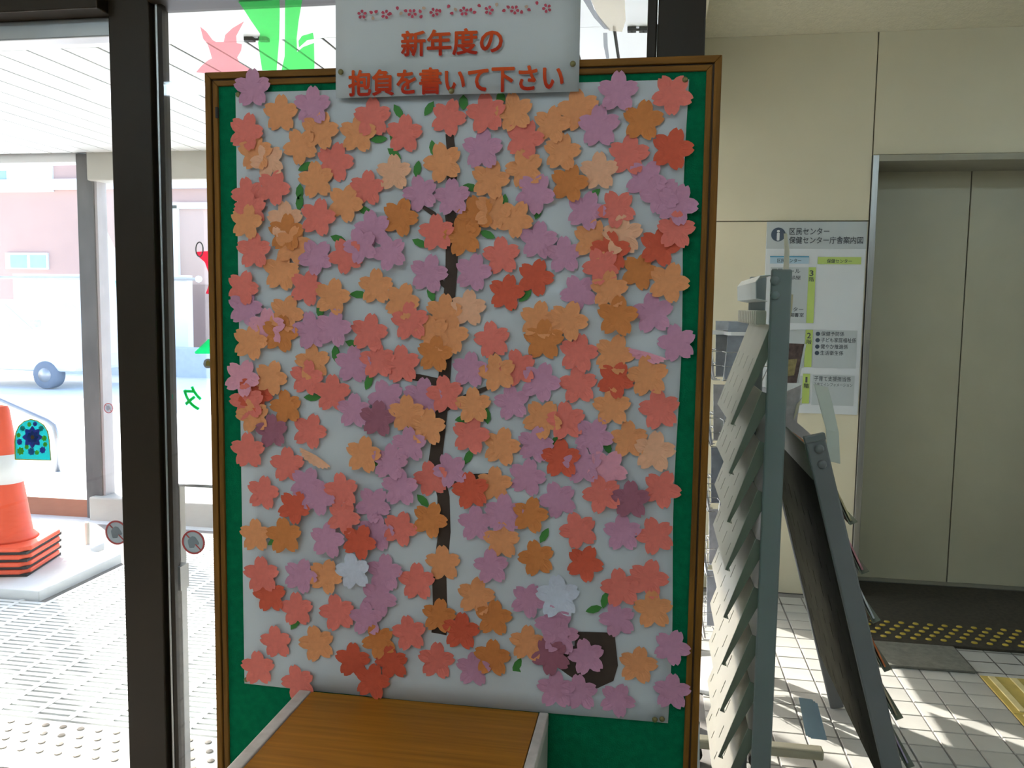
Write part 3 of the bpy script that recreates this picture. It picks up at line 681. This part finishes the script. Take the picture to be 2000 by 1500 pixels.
L_ = [Q(x-w*.6, y, 2.010+.004*i) for i, (x, y, w) in enumerate(pts)]; R_ = [Q(x+w*.6, y, 2.016+.004*i) for i, (x, y, w) in enumerate(pts)]
b.v = [tuple(v) for v in L_+R_]; n = len(pts); b.f = [(i, i+1, n+i+1, n+i) for i in range(n-1)]
tag(b.build('curled_leaflet', mat('cream_paper', (.62, .58, .46), .6), solid=.0008, origin=Q(1527, 600, 2.02)), 'cream leaflet curling up behind the tall grey upright', 'leaflet')
b = MB(); pts = [(1546, 575, 3), (1541, 605, 6), (1533, 640, 6), (1527, 668, 4)]
L_ = [Q(x-w, y, 2.010) for x, y, w in pts]; R_ = [Q(x+w, y, 2.018) for x, y, w in pts]
b.v = [tuple(v) for v in L_+R_]; n = len(pts); b.f = [(i, i+1, n+i+1, n+i) for i in range(n-1)]
tag(b.build('curled_leaflet', mat('tan_paper', (.45, .40, .26), .6), solid=.0008, origin=Q(1527, 668, 2.01)), 'tan leaflet edge leaning out below the cream curled leaflet', 'leaflet')
b = MB(); pts = [(1590, 750, 1617, 757), (1600, 790, 1626, 790), (1613, 838, 1638, 845), (1617, 900, 1641, 906)]
L_ = [Q(x, y, 2.03) for x, y, _, _ in pts]; R_ = [Q(x, y, 2.06) for _, _, x, y in pts]; n = 4
b.v = [tuple(v) for v in L_+R_]; b.f = [(i, i+1, n+i+1, n+i) for i in range(n-1)]
tag(b.build('curled_leaflet', mat('pale_green_paper', (.50, .54, .49), .6), solid=.0008, origin=Q(1617, 900, 2.03)), 'pale green sheet drooping over the leaning rack below the directory', 'leaflet')
b = MB(); 
fl = flat([(1524, 808), (1545, 815), (1588, 852), (1592, 870), (1560, 852), (1523, 826)], YA+.3, .004)
tag(fl.build('leaflet', mat('mauve_white_paper', (.48, .44, .45), .6, .1, 30), origin=Q(1550, 840, YA+.3)), 'mauve white leaflet tops along the upper rail of the leaning rack', 'leaflet')

# ================================================================== DIRECTORY ON THE WALL
YD = YW-.012
di = thing('directory_sign', 'floor directory board with grey header and green floor bars beside the elevator', 'sign', Q(1590, 800, YD))
M_DB = mat('directory_white', (.58, .61, .63), .4, .01); M_DH = mat('directory_grey', (.42, .46, .47), .4, .01); M_DK = mat('directory_ink', (.05, .055, .065), .5)
M_DBL = mat('directory_blue', (.36, .50, .60), .4); M_DBL2 = mat('directory_blue_line', (.08, .28, .42), .4); M_DG = mat('directory_green', (.40, .52, .13), .4); M_NAVY = mat('directory_navy', (.04, .06, .09), .5)
x0d, x1d = Q(1498, 440, YD).x, Q(1694, 440, YD).x; z0d, z1d = Q(1600, 808, YD).z, Q(1600, 433, YD).z
box('panel', M_DB, (x0d, x1d, YD, YW, z0d, z1d), di, bevel=.002)
box('header_band', M_DH, (x0d, x1d, YD-.001, YD+.001, Q(1600, 486, YD).z, z1d), di)
YD1 = YD-.0015; YD2 = YD-.003
c = Q(1520, 458, YD1); r_ = Q(1534, 458, YD1).x-c.x
MB().lathe([(r_, 0), (r_, .002)], c, 28, 'y').build('info_disc', M_NAVY, di)
letters('info_letter', 'i', (1517, 449, 1523, 470), YD2, M_DB, di, .03)
letters('lettering', '区民センター', (1542, 445, 1620, 459), YD2, M_DK, di, .01)
letters('lettering', '保健センター庁舎案内図', (1541, 462, 1686, 476), YD2, M_DK, di, .01)
pxbox('column_band', M_DBL, (1504, 501, 1580, 515), YD1, .001, di); pxbox('band_line', M_DBL2, (1504, 500, 1580, 502.5), YD2, .001, di)
letters('lettering', '区民センター', (1518, 505, 1565, 513), YD2-.0005, M_DK, di, .01)
pxbox('column_band', M_DG, (1597, 502, 1682, 516), YD1, .001, di)
letters('lettering', '保健センター', (1615, 506, 1664, 514), YD2, M_DK, di, .01)
for r1 in ((1503, 522, 1577, 631), (1498, 644, 1571, 718), (1588, 645, 1673, 719), (1586, 733, 1668, 792), (1494, 733, 1567, 790)): pxbox('grey_block', M_DH, r1, YD1, .001, di)
for (r1, d1) in (((1577, 522, 1591, 631), '3'), ((1572, 644, 1586, 717), '2'), ((1567, 730, 1581, 788), '1')):
    pxbox('floor_bar', M_DG, r1, YD2, .001, di); cx = (r1[0]+r1[2])/2+1
    letters('floor_number', d1, (cx-(2 if d1 == '1' else 4), r1[1]+6, cx+(2 if d1 == '1' else 4), r1[1]+17), YD2-.0015, M_DK, di, .02)
    letters('lettering', '階', (cx-5, r1[1]+19, cx+5, r1[1]+28), YD2-.0015, M_DK, di, .01)
for body, r1 in (('区民ホール', (1508, 525, 1563, 534)), ('区民の部屋', (1508, 538, 1564, 546)), ('会議室', (1512, 550, 1544, 558)), ('会議室', (1512, 563, 1544, 571)), ('室', (1534, 588, 1543, 596)),
                 ('センター', (1527, 600, 1569, 608)), ('図書室', (1542, 611, 1570, 619)), ('会議室', (1508, 646, 1540, 654))):
    letters('lettering', body, r1, YD2, M_DK, di, .008)
for body, y, x1 in (('保健予防係', 652, 1649), ('子ども家庭福祉係', 664.5, 1672), ('健やか推進係', 677, 1656), ('生活衛生係', 689.5, 1647)):
    c = Q(1597.5-(y-652)*.05, y, YD2); MB().lathe([(.010, 0), (.010, .001)], c, 16, 'y').build('bullet', M_NAVY, di)
    letters('lettering', body, (1604-(y-652)*.05, y-4.5, x1, y+4.5), YD2, M_DK, di, .006)
letters('lettering', '子育て支援担当係', (1590, 735, 1662, 745), YD2, M_DK, di, .006)
letters('lettering', '子育てインフォメーション', (1589, 748, 1665, 755), YD2, M_DK, di, .0)

# ================================================================== MATS AND GUIDE BLOCKS
ym0 = G(1820, 1310).y
em = thing('elevator_mat', 'dark mat with rows of yellow studs before the elevator', 'mat', (1.5, 3.9, 0))
xs0 = .80
yst = G(1800, 1262).y
box('mat_sheet', M_MAT, (xs0, 2.4, yst, yd-.07, 0, .012), em, bevel=.003)
box('grey_strip', M_MATG, (xs0, G(1905, 1316).x, ym0, yst-.002, 0, .011), em, bevel=.003)
s_me = MB().lathe([(.0125, 0), (.0115, .003), (.006, .0045), (.0001, .005)], (0, 0, 0), 12).data('stud', M_YSTUD, smooth=True)
y_far = G(1732, 1220).y; dx = .0585; dyr = (y_far-yst-.03)/4.4
for r in range(6):
    for k in range(24):
        x = G(1732, 1220).x-.117+k*dx+(r % 2)*dx*.5; y = y_far-r*dyr
        if r == 5 and x < G(1905, 1270).x: continue
        if x < xs0+.02 or x > 2.35 or y < yst+.015: continue
        o = bpy.data.objects.new('stud', s_me); o.location = Vector((x, y, .012))-Vector(em['base']); o.parent = em; COL.objects.link(o)
gx0 = G(1914, 1322).x; gy1 = G(1914, 1322).y
for k in range(3):
    t = thing('guide_block', 'yellow tactile guide block with raised bars, %s from the elevator mat' % ('first', 'second', 'third')[k], 'guide block', (gx0+.15, gy1-.15-.303*k, 0), 'yellow tactile guide blocks')
    y1 = gy1-.303*k
    box('plate', M_YTILE, (gx0, gx0+.30, y1-.30, y1, 0, .006), t, bevel=.001)
    for q in range(4): box('bar', mat('yellow_guide_bar', (.66, .56, .28), .5, .08, 20), (gx0+.022+q*.075, gx0+.047+q*.075, y1-.29, y1-.01, .006, .011), t, bevel=.003)

# vestibule mat of ribbed strips, studded strip by the sill
cbase = G(15, 1122, .06); cy_ = cbase.y+.16; cx_ = Q(8, 1000, cy_).x
vm = thing('entrance_mat', 'pale ribbed entrance mat on the vestibule floor seen through the glass', 'mat', (-2, 3.3, 0))
ytac = G(120, 1412).y; cw = .135
k = 0; x = -4.0
while x < -.2:
    b = MB(); y = ytac+.01
    yend = cy_-.31 if x < cx_+.45 else 4.42
    b.box(x, x+.022, y, yend, -.012, .006)
    while y < yend-.02:
        b.box(x+.022, x+cw, y, y+.0225, -.004, .005); y += .034
    b.build('ribbed_strip', M_MATV, vm); x += cw
MB().box(cx_+.45, -.2, ytac+.01, 4.42, -.012, -.009).box(-4.0, cx_+.45, ytac+.01, cy_-.31, -.012, -.009).build('underlay', M_MATV_D, vm)
ts = thing('tactile_strip', 'white warning strip with small grey studs along the glass', 'tactile strip', (-2, 2.2, 0))
box('plate', M_PALE, (-3.6, -.25, YG+.065, ytac, -.012, .004), ts)
g_me = MB().lathe([(.0115, 0), (.010, .003), (.0001, .0045)], (0, 0, 0), 10).data('stud', M_STUDG)
for r in range(5):
    for k in range(40):
        x = -3.3+k*.062+(r % 2)*.031; y = ytac-.03-r*.048
        if y < YG+.08 or x > -.9: continue
        o = bpy.data.objects.new('stud', g_me); o.location = Vector((x, y, .004))-Vector(ts['base']); o.parent = ts; COL.objects.link(o)

# ================================================================== THINGS ON THE GLASS
YK = YG+.030           # outer face of the panes
def no_pets(cx, cy, rx, Y, lab):
    c = Q(cx, cy, Y); r = rx/FPX*(c-CAM).dot(FW)
    t = thing('prohibition_sticker', lab, 'sticker', c, 'no pets stickers')
    MB().lathe([(r*1.0, -.0002), (r*1.0, .001)], c, 36, 'y').build('disc', mat('sticker_grey_white', (.50, .54, .58), .5, trans=.3), t)
    rg = MB(); n = 40
    for rad in (r, r*.86):
        for yy in (-.0015, -.0003):
            for i in range(n): rg.v.append((c.x+rad*math.cos(2*math.pi*i/n), c.y+yy, c.z+rad*math.sin(2*math.pi*i/n)))
    for i in range(n):
        j = (i+1) % n; rg.f += [(i, j, 2*n+j, 2*n+i), (n+i, n+j, 3*n+j, 3*n+i), (i, j, n+j, n+i), (2*n+i, 2*n+j, 3*n+j, 3*n+i)]
    M_RED = mat('sticker_red', (.42, .05, .05), .5)
    rg.build('ring', M_RED, t)
    a = Vector((.72, 0, -.70)); nn = Vector((.70, 0, .72))
    MB().prism([(-.9*r, -.055*r), (.9*r, -.055*r), (.9*r, .055*r), (-.9*r, .055*r)], c+Vector((0, -.0004, 0)), a, nn, -.0012).build('slash', M_RED, t)
    dog = [(-.5, .1), (-.35, .35), (-.1, .5), (.15, .45), (.35, .2), (.5, -.05), (.42, -.2), (.15, -.15), (.05, -.45), (-.35, -.5), (-.45, -.2)]
    MB().prism([(x*r, y*r) for x, y in dog], c+Vector((0, -.0003, 0)), (1, 0, 0), (0, 0, 1), .0006).build('animal_outline', mat('sticker_outline_grey', (.25, .29, .33), .5, trans=.2), t)
no_pets(228, 1040, 24, YK, 'round no pets sticker on the glass left of the dark post')
no_pets(378, 1059, 24, YG-.006, 'round no pets sticker on the glass right of the dark post')
no_pets(212, 797, 10, YO-.03, 'small round no pets sticker on the far grey vestibule post')
# stained glass ornament
ar = [(30, 897), (29, 862), (31, 845), (37, 832), (47, 823), (60, 819), (73, 822), (85, 830), (93, 843), (96, 860), (99, 899)]
sgl = thing('stained_glass_ornament', 'small arched blue and yellow stained glass ornament hanging on the glass', 'ornament', Q(64, 897, YK))
M_SGB = glass('ornament_teal', (.03, .50, .52), .04, .55)
flat(ar, YK, .003).build('backing', M_SGB, sgl)
b = MB(); rim = [Q(x, y, YK-.001) for x, y in ar]; b.tube(rim+[rim[0]], .0014, 6).build('border', mat('ornament_yellow', (.60, .58, .05), .4, trans=.3), sgl)
def blob(cx, cy, r, n_, colr, name, yo):
    flat([(cx+r*(1+.18*math.cos(n_*a))*math.cos(a), cy+r*1.1*(1+.18*math.cos(n_*a))*math.sin(a)) for a in [k*math.pi/16 for k in range(32)]], YK-yo, .0008).build('flower', MATS.get('ornament_'+name) or glass('ornament_'+name, colr, .04, .6), sgl)
blob(63, 854, 17, 8, (.25, .17, .60), 'purple', .002); blob(63, 854, 10.5, 8, (.02, .42, .75), 'blue', .003); blob(63, 854, 3.5, 6, (.65, .70, .15), 'yellow_green', .004)
for cx, cy, r, nm, cc in ((38, 863, 6.5, 'violet', (.30, .16, .60)), (86, 856, 6, 'lemon', (.75, .72, .08)), (40, 881, 8, 'lemon', (.75, .72, .08)), (83, 879, 7, 'violet', (.30, .16, .60)), (57, 829, 5, 'lemon', (.75, .72, .08)), (68, 828, 5, 'violet', (.3, .16, .6)),
                          (44, 837, 6, 'aqua', (.02, .55, .50)), (80, 837, 6, 'aqua', (.02, .55, .5)), (61, 882, 8, 'sky', (.03, .35, .62)), (72, 884, 5, 'lemon', (.75, .72, .08)), (52, 873, 5, 'lemon', (.75, .72, .08)), (88, 868, 5, 'lemon', (.75, .72, .08)), (36, 850, 5, 'lemon', (.75, .72, .08))):
    blob(cx, cy, r*.8, 7, cc, nm, .002)
# cellophane shapes and mirrored lettering on the right pane
YC = YG+.006
M_CG = glass('cellophane_green', (.34, .96, .46), .04, .2); M_CR = glass('cellophane_red', (.97, .62, .66), .04, .2); M_CGR = glass('film_grey', (.66, .68, .72), .04, .3); M_CCR = glass('film_cream', (.94, .91, .85), .04, .3)
g = thing('window_decoration', 'big translucent green tulip shape stuck high on the glass', 'window decoration', Q(560, 137, YC))
flat([(463, 0), (546, 0), (546, 30), (545, 75), (540, 137), (512, 137), (504, 84), (508, 66), (490, 40), (476, 18)], YC, .0008).build('green_shape', M_CG, g)
flat([(557, 0), (590, 0), (583, 40), (579, 76), (580, 102), (592, 92), (613, 84), (614, 130), (613, 137), (550, 137), (556, 110)], YC, .0008).build('green_shape', M_CG, g)
flat([(583, 80), (590, 70), (611, 64), (613, 76), (600, 78), (584, 92)], YC, .0008).build('green_shape', M_CG, g)
o = flat([(391, 52), (403, 62), (415, 78), (422, 82), (437, 82), (440, 68), (454, 55), (476, 42), (461, 70), (462, 84), (472, 86), (471, 98), (463, 112), (467, 122), (487, 134), (482, 141), (405, 144), (383, 141), (394, 128), (406, 118), (414, 114), (410, 100), (405, 85), (397, 76)], YC, .0008).build('window_decoration', M_CR, origin=Q(430, 140, YC))
tag(o, 'translucent red maple leaf shape on the glass above the board corner', 'window decoration')
g = thing('window_decoration', 'translucent cream pointed shape with grey outline on glass near corner post', 'window decoration', Q(1190, 60, YC))
flat([(1152, -5), (1220, -5), (1222, 40), (1215, 62), (1190, 60), (1172, 40)], YC, .0008).build('cream_shape', M_CCR, g)
flat([(1136, -5), (1152, -5), (1160, 18), (1176, 40), (1192, 58), (1180, 56), (1160, 34)], YC, .0008).build('grey_outline', M_CGR, g)
flat([(1178, 64), (1186, 64), (1187, 90), (1190, 114), (1184, 114), (1179, 90)], YC, .0008).build('grey_outline', M_CGR, g)
M_GL = glass('green_letter', (.04, .90, .60), .03, .35)
o = letters('window_letter', 'タ', (358, 754, 394, 801), YC, M_GL, None, .02, True); tag(o, 'green katakana letter on the glass left of the board, mirrored', 'letter')
o = pxbox('window_letter', M_GL, (322, 770, 338, 779), YC, .001, None); tag(o, 'green dash of the mirrored lettering beside the dark post', 'letter')
b = MB(); cc = Q(389.5, 487, YC); n = 28
b.tube([Q(389.5+7*math.cos(2*math.pi*k/n), 487+14*math.sin(2*math.pi*k/n), YC) for k in range(n+1)], .0016, 6)
tag(b.build('window_letter', mat('grey_letter', (.16, .15, .15), .5), origin=cc), 'dark grey letter O stuck on the glass left of the board', 'letter')
o = flat([(384, 492), (410, 490), (430, 500), (428, 545), (410, 575), (402, 573), (412, 545), (400, 512), (386, 500)], YC, .0008).build('window_decoration', glass('red_decal', (.98, .12, .24), .03, .3), origin=Q(410, 530, YC))
tag(o, 'bright red shape on the glass beside the letter O', 'window decoration')
o = flat([(380, 688), (384, 684), (407, 662), (432, 680), (432, 691), (382, 691)], YC, .0008).build('window_decoration', glass('green_decal', (.03, .92, .45), .03, .3), origin=Q(405, 690, YC))
tag(o, 'bright green triangular roof shape on the glass beside the board', 'window decoration')
t = thing('window_decoration', 'yellow bell with grey outline below the green roof shape', 'window decoration', Q(406, 718, YC))
flat([(406+9*math.cos(a), 710+9.5*math.sin(a)) for a in [k*math.pi/10 for k in range(20)]], YC, .0008).build('outline', mat('grey_decal', (.35, .35, .33), .5, trans=.5), t)
flat([(401, 715), (402, 707), (406, 703), (410, 707), (411, 715)], YC-.001, .0008).build('bell', glass('yellow_decal', (.98, .86, .05), .03, .3), t)
# soffit fittings
for (x0, x1, y, lab) in ((478, 524, 77, 'dark slim bracket on the vestibule ceiling above the board corner'), (1226, 1264, 58, 'dark slim bracket on the vestibule ceiling beside the corner post')):
    a, b_ = G(x0, y, ZS-.006), G(x1, y, ZS-.006)
    t = thing('ceiling_bracket', lab, 'bracket', (a+b_)/2, 'ceiling brackets')
    MB().tube([a, b_], .004, 6).build('rod', M_BLACK, t)
    for f in (.12, .3, .72, .9): c = a.lerp(b_, f); box('clip', M_BLACK, (c.x-.008, c.x+.008, c.y-.012, c.y+.012, ZS-.012, ZS), t)

# ================================================================== VESTIBULE THINGS
yc = 4.30; c0 = Q(24, 1075, yc); c0.z = 0
cbase = G(15, 1122, .06); cy_ = cbase.y+.16; cx_ = Q(8, 1000, cy_).x
st = box('low_step', M_PALE, (cx_-.6, cx_+.42, cy_-.30, cy_+.3, -.012, .045), bevel=.004); tag(st, 'low pale slab under the stack of traffic cones', 'slab')
def cone(z, lab, i):
    base = Vector((cx_+.002*i, cy_, z)); t = thing('traffic_cone', lab, 'traffic cone', base, 'stacked traffic cones')
    w = .19
    MB().prism([(-w, -w+.04), (-w+.04, -w), (w-.04, -w), (w, -w+.04), (w, w-.04), (w-.04, w), (-w+.04, w), (-w, w-.04)], base, (math.cos(.25), math.sin(.25), 0), (-math.sin(.25), math.cos(.25), 0), .022).build('base_plate', M_CONE, t, bevel=.006)
    MB().prism([(-w*.96, -w*.96), (w*.96, -w*.96), (w*.96, w*.96), (-w*.96, w*.96)], base-Vector((0, 0, .012)), (math.cos(.25), math.sin(.25), 0), (-math.sin(.25), math.cos(.25), 0), .0125).build('rubber_foot', M_BLACK, t)
    MB().lathe([(.145, .022), (.135, .034), (.118, .05), (.036, .66), (.028, .675), (.026, .675), (.020, .66)], base, 32).build('cone_body', M_CONE, t, smooth=True)
    f = lambda h: .118-(h-.05)*(.082/.61)
    MB().lathe([(f(.30)+.0015, .30), (f(.44)+.0015, .44)], base, 32).build('reflective_band', M_WHITE, t, smooth=True)
zc0 = .057
for i, nm in enumerate(('bottom', 'second from bottom', 'third from bottom', 'top')): cone(zc0+.036*i, 'orange traffic cone, %s of the stack behind the glass' % nm, i)
tb = G(162, 1085, .0)
t = thing('flag_base', 'small white block with a post beside the cones', 'block', (tb.x, tb.y, 0))
box('block', M_WHITE, (tb.x-.06, tb.x+.06, tb.y-.02, tb.y+.10, .006, .05), t, bevel=.008); MB().tube([(tb.x, tb.y+.04, .05), (tb.x, tb.y+.04, .17)], .012, 10).build('post', M_BEAM, t)
o = box('small_box', mat('pale_aqua_box', (.45, .66, .62), .5), (cx_-.06, cx_+.02, cy_-.295, cy_-.225, .045, .20), bevel=.006); tag(o, 'small pale aqua box in front of the traffic cones', 'box')

# ================================================================== OUTSIDE
YBD = 18.
pk = thing('pink_building', 'pale pink rendered building with white windows across the forecourt', 'building', (-8, YBD, -.06))
box('wall', M_PINK, (-16, Q(440, 400, YBD).x, YBD, YBD+6, -.06, 7.2), pk)
pxbox('cornice', M_BWHITE, (-400, 352, 440, 372), YBD, .12, pk); pxbox('cornice', M_BWHITE, (-300, 318, 105, 377), YBD, .05, pk)
def window(px):
    f_ = pxbox('window_frame', M_BWHITE, px, YBD, .06, pk); x0, y0, x1, y1 = px
    w = (x1-x0)
    pxbox('pane', M_PANE, (x0+.08*w, y0+4, x0+.47*w, y1-3), YBD-.06, .01, f_); pxbox('pane', M_PANE, (x0+.55*w, y0+4, x1-.08*w, y1-3), YBD-.06, .01, f_)
window((14, 494, 96, 526)); window((-60, 330, 19, 372)); window((-160, 494, -70, 526))
box('downpipe', M_BWHITE, (Q(337, 500, YBD).x, Q(352, 500, YBD).x, YBD-.1, YBD, -.06, Q(340, 402, YBD).z), pk)
pxbox('ledge', M_BWHITE, (337, 396, 440, 408), YBD, .1, pk)
pxbox('recess_panel', M_PINKD, (366, 556, 440, 682), YBD-.02, .04, pk)
YWW = 15.5
ww = thing('forecourt_wall', 'long white forecourt wall with a rail in front of the pink building', 'wall', (-5, YWW, -.06))
box('wall', M_BWHITE, (-13, Q(366, 600, YWW).x, YWW, YWW+.2, -.06, Q(200, 536, YWW).z), ww)
a, b_ = Q(-200, 528, YWW-.05), Q(388, 548, YWW-.05); a.z = b_.z = Q(360, 545, YWW).z
MB().tube([a, b_], .03, 10).build('rail', M_ALU, ww); MB().lathe([(.001, -.07), (.05, -.05), (.07, 0), (.05, .05), (.001, .07)], b_, 14).build('finial', M_BWHITE, ww, smooth=True)
o = pxbox('shade_strip', mat('pale_blue_shade', (.50, .58, .62), .6), (112, 676, 470, 772), 15.2, .5, None, origin=(-5, 15.2, 0)); tag(o, 'pale blue strip of shade made as a block before the white forecourt wall', 'shade_strip')  # block standing in for a band of shade, tone put into its colour
# parked car, seen side on
yc_ = 12.0; xc = Q(84, 730, yc_).x
car = thing('car', 'white parked car out on the forecourt', 'car', (xc, yc_, -.06))
prof = [(-2.6, .30), (-2.6, .75), (-2.3, .92), (-1.7, 1.38), (-.6, 1.42), (-.05, 1.0), (.55, .86), (.62, .55), (.58, .28)]
b = MB(); n = len(prof); b.v = [(xc+x, yc_+y, z-.06) for y in (0, 1.5) for x, z in prof]
b.f = [tuple(range(n)), tuple(range(n, 2*n))]+[(i, (i+1) % n, n+(i+1) % n, n+i) for i in range(n)]
b.build('body', M_BWHITE, car, bevel=.06)
M_CW_SKY = mat('car_glass_sky', (.62, .66, .70), .15)  # sky reflection put into the pale base colour
MB().prism([(-.55, .95), (-.14, .95), (-.62, 1.34), (-1.0, 1.34), (-1.0, .95)], (xc, yc_-.012, -.06), (1, 0, 0), (0, 0, 1), -.012).build('side_window', M_CW_SKY, car)
MB().prism([(-1.1, .95), (-1.1, 1.34), (-1.6, 1.30), (-1.95, .95)], (xc, yc_-.012, -.06), (1, 0, 0), (0, 0, 1), -.012).build('side_window', M_CW_SKY, car)
box('wing_mirror', M_CW_SKY, (xc-.12, xc+.02, yc_-.14, yc_-.01, .93, 1.05), car, bevel=.03)
for x in (-2.05, .05):
    w = MB().lathe([(.12, -.02), (.20, -.02), (.22, 0), (.22, .18), (.15, .2)], (xc+x, yc_-.01, .17), 24, 'y')  .build('wheel', mat('pale_tyre', (.20, .23, .28), .8), car, smooth=True)
    MB().lathe([(.001, -.03), (.11, -.025), (.12, 0)], (xc+x, yc_-.012, .17), 16, 'y').build('hub_cap', M_ALU, w, smooth=True)
# handrail and banner
yh = 6.2
hr = thing('handrail', 'sloping grey handrail outside beyond the traffic cones', 'handrail', G(110, 900, -.06))
pts = [Q(-120, 730, yh), Q(0, 781, yh), Q(92, 822, yh), Q(105, 832, yh), Q(110, 850, yh)]; e_ = pts[-1].copy(); e_.z = -.06
MB().tube(pts+[e_], .022, 12).build('rail', M_ALU, hr, smooth=True)
p2_ = Q(-60, 756, yh); MB().tube([p2_, Vector((p2_.x, p2_.y, -.06))], .02, 10).build('rail_post', M_ALU, hr)
yn = 6.6
fb = Q(200, 900, yn)
bn = thing('banner', 'tall white, aqua and yellow banner outside between the posts', 'banner', (fb.x, yn, -.06))
MB().tube([(Q(196, 420, yn).x, yn+.02, -.06), (Q(196, 420, yn).x, yn+.02, Q(196, 415, yn).z)], .014, 10).build('pole', M_WHITE, bn)
b = MB(); top = [(196, 428), (201, 436), (215, 465), (229, 495), (236, 530), (240, 640), (200, 640)]
flat(top, yn, .003).build('cloth', M_BWHITE, bn)
flat([(196, 428), (200, 436), (198, 450), (196, 455)], yn-.002, .001).build('print', mat('banner_yellow', (.9, .65, .05), .6), bn)
flat([(198, 475), (206, 488), (211, 525), (199, 520)], yn-.002, .001).build('print', mat('banner_aqua', (.05, .62, .65), .6), bn)
flat([(225, 548), (235, 552), (236, 566), (227, 563)], yn-.002, .001).build('print', mat('banner_aqua', (.05, .62, .65), .6), bn)
flat([(234, 566), (239, 570), (238, 596), (234, 590)], yn-.002, .001).build('print', mat('banner_orange', (.9, .45, .02), .6), bn)

# ================================================================== ADDED CEILING FILL LAMPS, OUT OF VIEW
M_FILL = mat('fill_tube', (.74, .91, 1), .5, 0, emis=FILL_POWER)  # added fill light for the board and the lobby
for i, (x, y) in enumerate(((-2.6, -.6), (-.4, -.6), (1.9, .6), (-2.6, -2.6), (-.4, -2.6), (2.4, 2.2))):
    wh = 0; row = 'nearer the notice board' if i < 3 else 'farther from the notice board'; wh = ('left', 'middle', 'right')[i % 3]
    t = thing('fill_lamp', 'added unseen ceiling fill lamp, %s one of the row %s' % (wh, row), 'ceiling lamp', (x, y, ZC), 'added ceiling fill lamps')
    MB().box(x-.62, x+.62, y-.11, y+.11, ZC-.05, ZC-.002).build('housing', M_WHITE, t, bevel=.01)
    for d in (-.055, .055): MB().tube([(x-.58, y+d, ZC-.07), (x+.58, y+d, ZC-.07)], .014, 10).build('tube', M_FILL, t, smooth=True)
bpy.context.view_layer.update()
